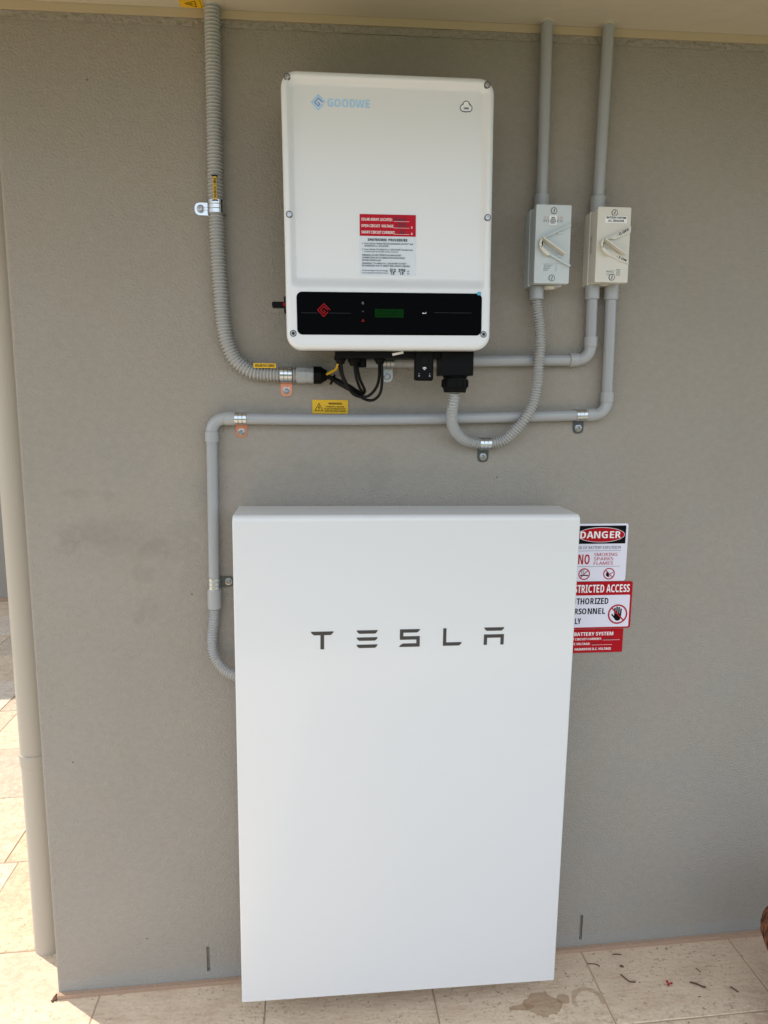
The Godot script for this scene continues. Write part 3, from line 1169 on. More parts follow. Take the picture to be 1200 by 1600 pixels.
	obj("indicator", stroke([Vector2(0.1545, 0.0915), Vector2(0.1545, 0.0942)], 0.0007, z - 0.0002, z + 0.0004), M.print_grey, pan)
	obj("indicator", stroke([Vector2(0.1525, 0.0745), Vector2(0.1545, 0.0765), Vector2(0.1565, 0.0745)], 0.0006, z - 0.0002, z + 0.0004), M.ink_soft, pan)
	obj("warning_light", stroke([Vector2(0.1520, 0.0560), Vector2(0.1545, 0.0600), Vector2(0.1570, 0.0560), Vector2(0.1520, 0.0560)], 0.0010, z - 0.0002, z + 0.0004), M.red_logo, pan)
	obj("enter_key", stroke([Vector2(0.2835, 0.0750), Vector2(0.2835, 0.0725), Vector2(0.2765, 0.0725), Vector2(0.2785, 0.0740)], 0.0009, z - 0.0002, z + 0.0004), M.white_print, pan)
	obj("film_corner", plate(0.3895, 0.1095, 0.3975, 0.1165, 0.0025, z, z + 0.0012), M.film, t)
	# badge and name
	var zu: float = zat.call(0.08, 0.47)
	var bd := Node3D.new()
	bd.name = "badge"
	t.add_child(bd)
	spiral(0.0130, 0.0026, Vector2(0.0715, 0.4710), zu - 0.0002, bd, M.foil_sky_reflection, M.foil_dark)
	text("GOODWE", 0.0895, 0.1725, 0.4640, 0.4785, zu + 0.0002, M.foil_sky_reflection, bd, true, "lettering", "Droid Sans")
	# cloud sticker
	var cl := Node3D.new()
	cl.name = "cloud_sticker"
	t.add_child(cl)
	var cc := Vector2(0.3645, 0.4735)
	var cloud := func(g: float) -> PackedVector2Array:
		var p := PackedVector2Array()
		for i in 40:
			var a := TAU * i / 40 - PI / 2
			var d := Vector2(cos(a), sin(a))
			var best := 0.0
			for b in [[0.0, 0.0035, 0.0072], [-0.0055, -0.0030, 0.0072], [0.0055, -0.0030, 0.0072], [0.0, -0.0040, 0.0068]]:
				var bc := Vector2(b[0], b[1])
				var rr: float = b[2] + g
				var k := d.dot(bc)
				var disc_ := k * k - bc.length_squared() + rr * rr
				if disc_ > 0:
					best = max(best, k + sqrt(disc_))
			p.append(cc + d * best)
		return p
	obj("outline", prism(cloud.call(0.0), zu - 0.0002, zu + 0.0005), M.ink_blue, cl)
	obj("field", prism(cloud.call(-0.0016), zu - 0.0001, zu + 0.0008), M.white_print, cl)
	text("SEMS", cc.x - 0.0050, cc.x + 0.0050, cc.y - 0.0055, cc.y - 0.0020, zu + 0.0010, M.ink_blue, cl)
	# procedure label
	var z0: float = zat.call(0.2, 0.2) - 0.0002
	var lb := obj("procedure_label", plate(0.1500, 0.1492, 0.2645, 0.2665, 0.0008, z0, z0 + 0.0012), M.paper, t)
	var z1 := z0 + 0.0012
	obj("red_field", plate(0.1503, 0.2245, 0.2642, 0.2662, 0.0006, z1 - 0.0004, z1 + 0.0003), M.red, lb)
	z1 += 0.0005
	text("SOLAR ARRAY LOCATED:", 0.1540, 0.2165, 0.2538, 0.2590, z1, M.white_print, lb)
	text("OPEN CIRCUIT  VOLTAGE:", 0.1540, 0.2190, 0.2415, 0.2466, z1, M.white_print, lb)
	text("SHORT CIRCUIT CURRENT:", 0.1540, 0.2215, 0.2292, 0.2344, z1, M.white_print, lb)
	text("V", 0.2545, 0.2575, 0.2398, 0.2440, z1, M.white_print, lb)
	text("A", 0.2540, 0.2578, 0.2280, 0.2322, z1, M.white_print, lb)
	for y in [0.2530, 0.2405, 0.2284]:
		obj("rule", bx(Vector3(0.2190, y, z1 - 0.0002), Vector3(0.2510, y + 0.0005, z1 + 0.0002)), M.white_print, lb)
	var hand := func(s: String, x0: float, x1: float, y0: float, y1: float) -> void:
		var g := {"R": [[0, 0, 0, 1, 0.7, 0.95, 0.75, 0.6, 0.1, 0.5, 0.9, 0]], "o": [[0.5, 0.65, 0.1, 0.4, 0.3, 0, 0.8, 0.1, 0.85, 0.5, 0.5, 0.65]], "f": [[0.9, 1, 0.5, 0.95, 0.4, -0.1], [0.1, 0.55, 0.8, 0.6]], "5": [[0.9, 1, 0.2, 0.95, 0.15, 0.55, 0.8, 0.5, 0.75, 0.05, 0.05, 0]], "7": [[0, 0.95, 0.9, 1, 0.3, 0], [0.15, 0.5, 0.8, 0.55]], "0": [[0.5, 1, 0.1, 0.6, 0.3, 0, 0.8, 0.2, 0.85, 0.8, 0.5, 1]], "2": [[0.05, 0.8, 0.5, 1, 0.8, 0.75, 0.05, 0.05, 0.95, 0]], "6": [[0.8, 1, 0.2, 0.5, 0.3, 0, 0.8, 0.1, 0.75, 0.45, 0.2, 0.35]], "1": [[0.4, 1, 0.5, 0]], "3": [[0.1, 0.95, 0.8, 0.85, 0.4, 0.55, 0.85, 0.3, 0.5, 0, 0.05, 0.1]], "9": [[0.8, 0.9, 0.3, 1, 0.15, 0.6, 0.75, 0.6, 0.8, 0.95, 0.6, 0]]}
		for i in s.length():
			var w := (x1 - x0) / s.length()
			for poly in g[s[i]]:
				var pts := []
				for k in range(0, poly.size(), 2):
					pts.append(Vector2(x0 + (i + poly[k] * 0.85) * w, y0 + poly[k + 1] * (y1 - y0)))
				obj("handwriting", stroke(pts, 0.0012, z1 - 0.0002, z1 + 0.0003), M.marker, lb)
	hand.call("Roof", 0.2215, 0.2440, 0.2545, 0.2610)
	hand.call("570", 0.2270, 0.2450, 0.2420, 0.2495)
	hand.call("26", 0.2310, 0.2420, 0.2300, 0.2370)
	text("SHUTDOWN  PROCEDURE", 0.1665, 0.2470, 0.2150, 0.2198, z1, M.ink, lb)
	var lines := [["1. Turn off the \"MAIN SWITCH INVERTER SUPPLY\" and", 0.1545, 0.2585, 0.2085], ["\"INVERTER A.C. ISOLATOR\"", 0.1590, 0.2090, 0.2038], ["2. Turn off the \"PV ARRAY D.C. ISOLATOR\" located next", 0.1545, 0.2585, 0.1972], ["to the input terminals of the inverter.", 0.1590, 0.2290, 0.1926], ["WARNING: DO NOT OPEN PLUG AND SOCKET", 0.1548, 0.2345, 0.1862], ["CONNECTORS OR PV STRING ISOLATORS WHILE", 0.1548, 0.2420, 0.1812], ["SYSTEM UNDER LOAD", 0.1548, 0.1925, 0.1762], ["WARNING: \"PV ARRAY D.C. ISOLATOR\" DO NOT", 0.1548, 0.2450, 0.1702], ["DE-ENERGIZE THE PV ARRAY AND ARRAY CABLING", 0.1548, 0.2520, 0.1655], ["PV-Array Open Circuit Voltage", 0.1548, 0.2070, 0.1560], ["PV-Array Short Circuit Current", 0.1548, 0.2070, 0.1514]]
	for l in lines:
		text(l[0], l[1], l[2], l[3], l[3] + 0.0030, z1, M.ink_soft, lb, false)
	text("Vdc", 0.2465, 0.2510, 0.1560, 0.1586, z1, M.ink_soft, lb, false)
	text("Adc", 0.2465, 0.2510, 0.1514, 0.1540, z1, M.ink_soft, lb, false)
	hand.call("512", 0.2115, 0.2240, 0.1557, 0.1612)
	hand.call("390", 0.2290, 0.2435, 0.1557, 0.1612)
	hand.call("13", 0.2130, 0.2210, 0.1506, 0.1548)
	hand.call("13", 0.2310, 0.2400, 0.1506, 0.1548)
	# rotary switch on the left flank
	var sw := obj("rotary_switch", rbox(Vector3(0.012, 0.034, 0.036), 0.003), M.black, t, Vector3(0.0005, 0.094, 0.098))
	obj("knob", rbox(Vector3(0.026, 0.011, 0.028), 0.003), M.black, sw, Vector3(-0.018, 0.001, 0))
	obj("pointer", bx(Vector3(-0.008, -0.003, 0.0142), Vector3(-0.003, 0.003, 0.0205)), M.red_logo, sw)
	# cable glands in the underside
	for g in [[0.111, 0.020], [0.140, 0.024], [0.196, 0.020]]:
		var gl := obj("cable_gland", turned(Vector3(g[0], 0.004, 0.088), Vector3.DOWN, [[0, 0.0105], [0.010, 0.0105], [0.011, 0.0120], [g[1], 0.0120], [g[1] + 0.006, 0.0090], [g[1] + 0.009, 0.0085], [g[1] + 0.009, 0.0]], 16), M.black, t)
		for k in 10:
			var a := TAU * k / 10
			obj("rib", bx(Vector3(-0.0010, 0, -0.0010), Vector3(0.0010, 0.010, 0.0010)), M.black, gl, Vector3(g[0] + cos(a) * 0.0121, -0.007 - g[1] + 0.010, 0.088 + sin(a) * 0.0121))
	obj("blank_plug", turned(Vector3(0.158, 0.004, 0.075), Vector3.DOWN, [[0, 0.010], [0.034, 0.010], [0.036, 0.008], [0.036, 0.0]], 14), M.black, t)
	obj("connector_strip", bx(Vector3(0.100, -0.014, 0.058), Vector3(0.385, 0.0035, 0.112)), M.rear, t)
	obj("seal_tag", bx(Vector3(-0.012, -0.0025, 0), Vector3(0.012, 0.0025, 0.0012)), M.white_print, t, Vector3(0.232, -0.0045, 0.1135)).rotation.z = 0.2

	# plug-in wireless stick
	var w := thing("wireless_dongle", "small black plug-in wireless stick with white symbols under the inverter", "dongle", Vector3(0.4115, 1.522, 0.100))
	obj("body", rbox(Vector3(0.040, 0.066, 0.024), 0.005, 4), M.black, w, Vector3(0, 0.033, 0.008))
	for k in 2:
		obj("symbol", stroke([Vector2(-0.004 + k * 0.0015, 0.0262 - k * 0.0012), Vector2(-0.002 + k * 0.0008, 0.0276 - k * 0.0012), Vector2(0, 0.0281 - k * 0.0013), Vector2(0.002 - k * 0.0008, 0.0276 - k * 0.0012), Vector2(0.004 - k * 0.0015, 0.0262 - k * 0.0012)], 0.0009, 0.0198, 0.0204), M.white_print, w)
	obj("symbol", prism(disc(Vector2(0, 0.0236), 0.0012, 10), 0.0198, 0.0204), M.white_print, w)
	for s in [-1, 1]:
		obj("symbol", prism(disc(Vector2(s * 0.0115, 0.0100), 0.0017, 10), 0.0198, 0.0203), M.print_grey, w)
		obj("symbol", prism(disc(Vector2(s * 0.0115, 0.0145), 0.0010, 10), 0.0198, 0.0203), M.print_grey, w)
	obj("button", plate(-0.006, 0.036, 0.006, 0.048, 0.002, 0.019, 0.0206), M.rear, w)

	# mains connector with clamp nut
	var c := thing("mains_connector", "chunky black cable connector with clamp nut under the inverter", "connector", Vector3(0.4835, 1.533, 0.086))
	obj("housing", rbox(Vector3(0.070, 0.052, 0.066), 0.003, 3), M.black, c, Vector3(0, 0.0265, 0))
	obj("housing_step", bx(Vector3(-0.035, 0.001, 0.0332), Vector3(-0.020, 0.052, 0.0352)), M.black, c)
	var nut := obj("clamp_nut", turned(Vector3(0.0015, 0.001, 0), Vector3.DOWN, [[0, 0.0265], [0.003, 0.0268], [0.0045, 0.0250], [0.007, 0.0250], [0.0075, 0.0285], [0.024, 0.0285], [0.028, 0.0255], [0.036, 0.0240], [0.036, 0.014]], 24), M.black, c)
	for k in 12:
		var a := TAU * k / 12
		obj("rib", bx(Vector3(-0.0022, -0.023, -0.0015), Vector3(0.0022, -0.009, 0.0015)), M.black, nut, Vector3(0.0015 + sin(a) * 0.0284, 0, cos(a) * 0.0284)).rotation.y = a

# ---------------------------------------------------------------- isolators
func build_isolators() -> void:
	isolator(Vector3(0.657, 1.736, 0), 0.079, 0.1640, false)
	isolator(Vector3(0.795, 1.7415, 0), 0.0755, 0.1585, true)

func isolator(at: Vector3, W: float, H: float, cream: bool) -> void:
	var t := thing("isolator_switch", "cream isolator switch with printed OFF and ON arms" if cream else "pale grey isolator switch with plain arms", "switch", at, "isolator switches beside the inverter")
	t.rotation.z = 0.008
	var mf: Material = M.iso_cream if cream else M.iso_grey
	var zf := 0.075
	obj("base", loft([[rrect(0.0, 0.0, W, H, 0.004), 0.0], [rrect(0.0, 0.0, W, H, 0.004), 0.030], [rrect(0.0015, 0.0015, W - 0.0015, H - 0.0015, 0.004), 0.0312], [rrect(0.0015, 0.0015, W - 0.0015, H - 0.0015, 0.004), 0.058]]), mf, t)
	obj("front_cover", plate(0.0, 0.0, W, H, 0.0025, 0.0585, zf, 0.0012), mf, t)
	var p := func(u: float, v: float) -> Vector2:
		return Vector2(u * W, (1.0 - v) * H)
	# cover screws
	for v in [[0.50, 0.077], [0.505, 0.930]]:
		var c: Vector2 = p.call(v[0], v[1])
		var s := obj("cover_screw", prism(disc(c, 0.0056, 20), zf - 0.001, zf + 0.0010), mf, t)
		obj("rim", ring(c, 0.0056, 0.0070, zf - 0.001, zf + 0.0006, 24), M.dark_steel, s)
		obj("slot", stroke([c + Vector2(-0.0006, -0.0030), c + Vector2(0.0010, 0.0030)], 0.0016, zf + 0.0008, zf + 0.0013), M.ink, s)
	# guard arms that open like a fan to the right
	var arm_a := [p.call(0.22, 0.425), p.call(0.95, 0.265)]
	var arm_b := [p.call(0.34, 0.640), p.call(0.975, 0.775)]
	if cream:
		var d := Vector2(0.0, -0.0125)
		var ap := PackedVector2Array([arm_a[0] + Vector2(0.004, 0), arm_a[1] + Vector2(0.002, 0.002), arm_a[1] + Vector2(0.002, 0.001) + d, p.call(0.50, 0.435)])
		var arm := obj("off_arm", prism(ap, zf - 0.001, zf + 0.0065), mf, t)
		text("- O OFF", 0, 0.0300, 0, 0.0058, 0, M.ink, arm).transform = arm_text("- O OFF", p.call(0.74, 0.340), 0.0290, 0.0056, 0.47, zf + 0.0068)
		var bp := PackedVector2Array([p.call(0.30, 0.545), p.call(0.97, 0.675), p.call(0.985, 0.755), p.call(0.70, 0.712), p.call(0.36, 0.640)])
		var on := obj("on_arm", prism(bp, zf - 0.001, zf + 0.0030), mf, t)
		text("- I ON", 0, 0.03, 0, 0.0058, 0, M.ink, on).transform = arm_text("- I ON", p.call(0.76, 0.678), 0.0240, 0.0046, -0.38, zf + 0.0032)
	else:
		obj("upper_arm", stroke(arm_a, 0.0034, zf - 0.001, zf + 0.0085), mf, t)
		obj("lower_arm", stroke([p.call(0.36, 0.625), p.call(0.97, 0.775)], 0.0040, zf - 0.001, zf + 0.0085), mf, t)
		obj("stop_boss", plate(0.048, 0.103, 0.060, 0.109, 0.002, zf - 0.001, zf + 0.0030, 0.001), mf, t)
		obj("stop_boss", plate(0.047, 0.054, 0.059, 0.061, 0.002, zf - 0.001, zf + 0.0030, 0.001), mf, t)
	# lever: hub hook and bar
	var hook := PackedVector2Array()
	var c0: Vector2 = p.call(0.185, 0.50)
	for q in [[0.13, 0.435], [0.085, 0.47], [0.075, 0.515], [0.10, 0.565], [0.17, 0.605], [0.27, 0.640], [0.345, 0.660], [0.375, 0.622], [0.29, 0.595], [0.20, 0.560], [0.145, 0.525], [0.135, 0.495], [0.17, 0.455]]:
		hook.append(p.call(q[0], q[1]))
	var lv := obj("lever_guard", prism(hook, zf - 0.001, zf + 0.0120), M.lever, t)
	obj("lever_bar", loft([[bar_poly(p.call(0.17, 0.440), p.call(0.80, 0.632), 0.0036), zf - 0.001], [bar_poly(p.call(0.17, 0.440), p.call(0.80, 0.632), 0.0036), zf + 0.0175], [bar_poly(p.call(0.172, 0.441), p.call(0.798, 0.631), 0.0026), zf + 0.0185]]), M.lever, t)
	obj("lever_hub", prism(disc(c0, 0.0050, 18), zf - 0.001, zf + 0.0040), M.lever, lv)
	obj("padlock_slot", prism(rrect(c0.x - 0.0012, c0.y - 0.0045, c0.x + 0.0018, c0.y + 0.0050, 0.0008), zf + 0.0035, zf + 0.0044), M.ink, lv)
	obj("padlock_hole", prism(disc(p.call(0.135, 0.545), 0.0013, 10), zf + 0.0118, zf + 0.0123), M.ink, lv)
	if cream:
		var lb := obj("name_label", plate(0.0165, H - 0.0335, 0.0660, H - 0.0185, 0.0006, zf - 0.0002, zf + 0.0012), M.white_print, t)
		text("BATTERY SYSTEM", 0.0195, 0.0635, H - 0.0245, H - 0.0205, zf + 0.0014, M.ink, lb)
		text("A.C. ISOLATOR", 0.0235, 0.0590, H - 0.0310, H - 0.0270, zf + 0.0014, M.ink, lb)
		obj("maker_print", ring(Vector2(0.0400, 0.0232), 0.0022, 0.0030, zf - 0.0002, zf + 0.0004, 20), M.print_grey, t)
		text("HHO", 0.0250, 0.0365, 0.0212, 0.0250, zf + 0.0002, M.print_grey, t, true, "maker_print")
		text("WEATHER UR", 0.0250, 0.0440, 0.0162, 0.0182, zf + 0.0002, M.print_grey, t, false, "maker_print")
		for i in 5:
			text("IP66 20A", 0.0480, 0.0570, 0.0268 - i * 0.0030, 0.0284 - i * 0.0030, zf + 0.0002, M.print_grey, t, false, "rating_print")
		var pr := text("SOLAR", -0.004, 0.004, 0.0, 0.030, 0.0, M.print_red, t, true, "side_stamp")
		pr.transform = Transform3D(Basis(Vector3(0, 1, 0), -PI / 2) * Basis(Vector3(0, 0, 1), PI / 2) * Basis.from_scale(Vector3(0.05, 0.05, 0.01)), Vector3(-0.0002, 0.085, 0.043))
	else:
		var lb := obj("name_label", plate(0.0295, H - 0.0420, 0.0465, H - 0.0225, 0.0005, zf - 0.0002, zf + 0.0012), M.white_print, t)
		var words := ["MAIN", "SWITCH", "INVERTER", "SUPPLY"]
		for i in 4:
			text(words[i], 0.0380 - 0.0009 * words[i].length(), 0.0380 + 0.0009 * words[i].length(), H - 0.0280 - i * 0.0038, H - 0.0256 - i * 0.0038, zf + 0.0014, M.ink, lb)
		text("SOLAR", 0.0170, 0.0610, H - 0.0300, H - 0.0240, zf - 0.0001, M.print_red, t, true, "maker_print")
		text("NISTEX", 0.0170, 0.0610, H - 0.0360, H - 0.0310, zf - 0.0001, M.print_grey, t, true, "maker_print")
		obj("print_rule", bx(Vector3(0.0150, 0.0420, zf - 0.0002), Vector3(0.0560, 0.0424, zf + 0.0003)), M.print_grey, t)
		for i in 4:
			text(["AS/NZS 60947", "20A 500V", "IP66 IK10", "MADE IN"][i], 0.0210, 0.0300 + 0.004 * (3 - i), 0.0375 - i * 0.0036, 0.0393 - i * 0.0036, zf + 0.0001, M.ink_soft, t, false, "rating_print")
			text(["A", "V", "W", "IP"][i], 0.0475, 0.0495, 0.0375 - i * 0.0036, 0.0393 - i * 0.0036, zf + 0.0001, M.ink_soft, t, false, "rating_print")
		obj("blank_plug", turned(Vector3(W * 0.62, 0.0, 0.034), Vector3.DOWN, [[0, 0.0135], [0.005, 0.0125], [0.007, 0.0100], [0.007, 0.0]], 22), M.lever, t)

func bar_poly(a: Vector2, b: Vector2, w: float) -> PackedVector2Array:
	var d := (b - a).normalized()
	var n := Vector2(-d.y, d.x) * w * 0.5
	return PackedVector2Array([a - n - d * w * 0.2, b - n, b - n * 0.4 + d * w * 0.3, b + n * 0.4 + d * w * 0.3, b + n, a + n - d * w * 0.2])

func arm_text(s: String, c: Vector2, w: float, h: float, turn: float, z: float) -> Transform3D:
	var t := TextMesh.new()
	t.font = fonts["Droid Sanstrue"]
	t.font_size = 24
	t.pixel_size = 0.01
	t.depth = 0.05
	t.text = s
	var bb := t.get_aabb()
	var b := Basis(Vector3(0, 0, 1), turn) * Basis.from_scale(Vector3(w / bb.size.x, h / bb.size.y, 0.012))
	return Transform3D(b, Vector3(c.x, c.y, z) - b * bb.get_center())

# ---------------------------------------------------------------- conduits
func clamp_saddle(label: String, at: Vector3, turn: float, r: float, tabm: Material, bandm: Material) -> void:
	# at: where the conduit axis meets the clamp on the wall plane; the axis runs along local x, the tab points to local -y
	var t := thing("conduit_clamp", label, "clamp", Vector3(at.x, at.y, 0), "metal conduit clamps on the wall")
	t.rotation.z = turn
	var w := 0.0130
	var R := r + 0.0004
	var th := 0.0013
	var zc := at.z
	var st := flat_st()
	var P := []       # section in y, z (outer) following the conduit
	P.append(Vector2(-R - 0.0002, 0.0008))
	for i in 15:
		var a := PI + (-PI) * i / 14.0
		P.append(Vector2(cos(a) * R, zc + sin(a) * R))
	P.append(Vector2(R, 0.0008))
	var xs := [-w, -w * 0.42, -w * 0.34, -w * 0.26, w * 0.26, w * 0.34, w * 0.42, w]
	var hs := [1.0, 1.0, 0.25, 1.0, 1.0, 0.25, 1.0, 1.0]
	var at_ := func(i: int, k: int, out: float) -> Vector3:
		var q: Vector2 = P[k]
		var c := Vector2(0, min(zc, q.y))
		var d := (q - c).normalized()
		q += d * out
		return Vector3(xs[i], q.x, q.y)
	for i in xs.size() - 1:
		for k in P.size() - 1:
			quad(st, at_.call(i, k, th * hs[i]), at_.call(i + 1, k, th * hs[i + 1]), at_.call(i + 1, k + 1, th * hs[i + 1]), at_.call(i, k + 1, th * hs[i]))
	for k in P.size() - 1:
		quad(st, at_.call(0, k + 1, 0.0), at_.call(0, k, 0.0), at_.call(0, k, th), at_.call(0, k + 1, th))
		quad(st, at_.call(7, k, 0.0), at_.call(7, k + 1, 0.0), at_.call(7, k + 1, th), at_.call(7, k, th))
	obj("band", done(st), bandm, t)
	var ty0 := -R - 0.031
	var ty1 := -R - 0.0004
	var poly := PackedVector2Array([Vector2(-0.0130, ty1), Vector2(-0.0130, ty0 + 0.0105), Vector2(-0.0112, ty0 + 0.0045), Vector2(-0.0066, ty0 + 0.0008), Vector2(0, ty0), Vector2(0.0066, ty0 + 0.0008), Vector2(0.0112, ty0 + 0.0045), Vector2(0.0130, ty0 + 0.0105), Vector2(0.0130, ty1)])
	var tab := obj("tab", prism(poly, 0.0004, 0.0020), tabm, t)
	obj("stiffening_rib", rbox(Vector3(0.006, 0.010, 0.0022), 0.001, 2), tabm, tab, Vector3(0, -R - 0.006, 0.0022))
	var sc := Vector3(0, -R - 0.0180, 0.0018)
	var s := obj("screw", turned(sc, Vector3(0, 0, 1), [[0, 0.0088], [0.0012, 0.0086], [0.0016, 0.0058], [0.0050, 0.0054], [0.0058, 0.0042], [0.0058, 0.0024], [0.0030, 0.0018], [0.0030, 0.0]], 12), M.steel, t)

func build_conduits() -> void:
	var zc := 0.0165
	var r := 0.0125
	var rs := 0.0152
	# two straight conduits from the isolators up into the eave
	for k in 2:
		var x0: float = [0.6835, 0.8135][k]
		var x1: float = [0.6795, 0.8165][k]
		var ytop: float = 2.275 + SOFFIT_FALL * x1 + 0.004
		var ybot: float = [1.898, 1.899][k]
		var t := thing("straight_conduit", ["grey conduit rising to the eave from the pale grey isolator", "grey conduit rising to the eave from the cream isolator"][k], "conduit", Vector3(x0, ybot, 0), "grey conduits rising to the eave")
		obj("pipe", rod(Vector3(0, 0.03, 0.022), Vector3(x1 - x0, ytop - ybot, 0.022), r, 22), M.conduit, t)
		obj("coupling", turned(Vector3(0, -0.001, 0.022), Vector3.UP, [[0, 0.0160], [0.036, 0.0160], [0.0375, 0.0150], [0.0375, 0.012]], 24), M.fitting, t)
		obj("hole_rim", turned(Vector3(x1 - x0, ytop - ybot - 0.007, 0.022), Vector3.UP, [[0, 0.0125], [0.0005, 0.0158], [0.0035, 0.0158]], 22), M.soffit, t)

	# upper run: cream isolator, bend, back behind the inverter
	var t1 := thing("bent_conduit", "short grey conduit bending from the cream isolator behind the inverter", "conduit")
	obj("coupling", turned(Vector3(0.8115, 1.743, 0.0225), Vector3.DOWN, [[0, 0.0160], [0.030, 0.0160], [0.031, 0.0150], [0.031, 0.012]], 24), M.fitting, t1)
	obj("pipe", rod(Vector3(0.8115, 1.722, 0.0225), Vector3(0.8155, 1.622, zc + 0.001), r, 22), M.conduit, t1)
	var e1 := arc_pts(Vector3(0.8155, 1.70, zc), Vector3(0.8165, 1.5775, zc), Vector3(0.70, 1.5735, zc), 0.030, 0.022, 0.020)
	elbow(t1, e1, r + 0.0011, rs)
	obj("pipe", rod(e1[-1] + Vector3(0.012, 0, 0), Vector3(0.276, 1.5635, zc), r, 22), M.conduit, t1)
	clamp_saddle("zinc conduit clamp half hidden behind the inverter's black cables", Vector3(0.344, 1.5645, zc), 0.0, r, M.zinc_dull, M.zinc_dull)

	# long run: cream isolator, bend, across, bend, down to the battery
	var t2 := thing("long_conduit", "long grey conduit running across the wall and down behind the battery", "conduit")
	obj("coupling", turned(Vector3(0.8565, 1.743, 0.0225), Vector3.DOWN, [[0, 0.0160], [0.030, 0.0160], [0.031, 0.0150], [0.031, 0.012]], 24), M.fitting, t2)
	obj("pipe", rod(Vector3(0.8565, 1.722, 0.0225), Vector3(0.8625, 1.495, zc + 0.0005), r, 22), M.conduit, t2)
	var e2 := arc_pts(Vector3(0.8625, 1.60, zc), Vector3(0.8635, 1.4515, zc), Vector3(0.60, 1.4435, zc), 0.030, 0.022, 0.020)
	elbow(t2, e2, r + 0.0011, rs)
	var run := [e2[-1] + Vector3(0.012, 0, 0), Vector3(0.70, 1.4460, zc), Vector3(0.60, 1.4428, zc), Vector3(0.45, 1.4385, zc), Vector3(0.30, 1.4358, zc), Vector3(0.15, 1.4352, zc), Vector3(-0.01, 1.4360, zc)]
	obj("pipe", sweep(smooth(run, 0.02), r, 22), M.conduit, t2)
	var e3 := arc_pts(Vector3(0.15, 1.4360, zc), Vector3(-0.0515, 1.4360, zc), Vector3(-0.053, 1.30, zc), 0.030, 0.022, 0.022)
	elbow(t2, e3, r + 0.0011, rs)
	obj("pipe", rod(e3[-1] + Vector3(0, 0.012, 0), Vector3(-0.0565, 1.035, zc), r, 22), M.conduit, t2)
	obj("coupling", turned(Vector3(-0.0565, 1.046, zc), Vector3.DOWN, [[0, 0.0130], [0.006, 0.0158], [0.047, 0.0158], [0.049, 0.0148], [0.049, 0.012]], 24), M.fitting, t2)
	obj("flexible_end", corrugated([Vector3(-0.0565, 1.002, zc), Vector3(-0.059, 0.966, zc), Vector3(-0.063, 0.934, zc), Vector3(-0.064, 0.911, zc), Vector3(-0.062, 0.890, 0.018), Vector3(-0.054, 0.872, 0.022), Vector3(-0.042, 0.858, 0.030), Vector3(-0.022, 0.847, 0.042), Vector3(0.004, 0.842, 0.055), Vector3(0.03, 0.842, 0.06)], 0.0130, 0.0062, 0.0048), M.flex, t2)
	clamp_saddle("clamp with orange reflection painted on its tab, on the long conduit beside its bend", Vector3(0.0125, 1.4362, zc), 0.0, r, M.zinc_orange_reflection, M.zinc)
	clamp_saddle("clamp with dark reflection painted on its tab, on the long conduit under the cream isolator", Vector3(0.8015, 1.4492, zc), 0.03, r, M.zinc_dark_reflection, M.zinc)
	clamp_saddle("clamp with its tab pointing at the edge of the battery", Vector3(-0.0560, 1.057, zc), PI / 2, r, M.zinc_dark_reflection, M.zinc)

	# corrugated solar cable conduit
	var t3 := thing("solar_conduit", "thick grey corrugated conduit curving from the eave to the inverter", "conduit")
	var zd := 0.0180
	obj("hose", corrugated([Vector3(-0.0265, 2.279, zd), Vector3(-0.027, 2.166, zd), Vector3(-0.028, 2.042, zd), Vector3(-0.029, 1.915, zd), Vector3(-0.027, 1.784, zd), Vector3(-0.0215, 1.665, zd), Vector3(-0.0165, 1.620, zd), Vector3(-0.008, 1.590, zd), Vector3(0.007, 1.563, zd), Vector3(0.034, 1.5425, zd), Vector3(0.063, 1.5365, zd), Vector3(0.099, 1.535, zd), Vector3(0.146, 1.534, zd)], 0.0168, 0.0071, 0.0052, 22), M.flex, t3)
	obj("coupling", turned(Vector3(0.139, 1.534, 0.019), Vector3.RIGHT, [[0, 0.015], [0, 0.0185], [0.020, 0.0185], [0.0205, 0.0175], [0.040, 0.0175]], 10), M.fitting, t3)
	obj("gland_nut", turned(Vector3(0.176, 1.534, 0.020), Vector3.RIGHT, [[0, 0.014], [0, 0.0195], [0.016, 0.0195], [0.024, 0.0140], [0.030, 0.0110], [0.030, 0.0]], 14), M.black, t3)
	var tag := obj("upright_tag", rbox(Vector3(0.0072, 0.046, 0.0012), 0.0004, 1), M.yellow, t3, Vector3(-0.0283, 1.918, 0.0364))
	text("SOLAR DC CABLE", -0.0022, 0.0022, -0.020, 0.020, 0.0009, M.ink, tag, true, "lettering", "Droid Sans", PI / 2)
	for s in [-1, 1]:
		obj("tie", bx(Vector3(-0.006, -0.0012, -0.003), Vector3(0.006, 0.0012, 0.0006)), M.black, tag, Vector3(0, s * 0.0245, 0))
	var tag2 := obj("level_tag", bx(Vector3(0.0450, 1.5475, 0.0372), Vector3(0.0940, 1.5575, 0.0384)), M.yellow, t3)
	text("SOLAR DC CABLE", 0.0485, 0.0905, 1.5500, 1.5552, 0.0386, M.ink, tag2)
	clamp_saddle("bright clamp on the upright corrugated conduit, tab on its side", Vector3(-0.0285, 1.8835, zd), -PI / 2, 0.0168, M.zinc, M.zinc)
	clamp_saddle("clamp with orange reflection painted on its tab, on the corrugated conduit's level end", Vector3(0.1150, 1.5345, zd), 0.0, 0.0168, M.zinc_orange_reflection, M.zinc)

	# corrugated mains conduit
	var t4 := thing("mains_conduit", "thin corrugated conduit looping from the black connector to the isolator", "conduit")
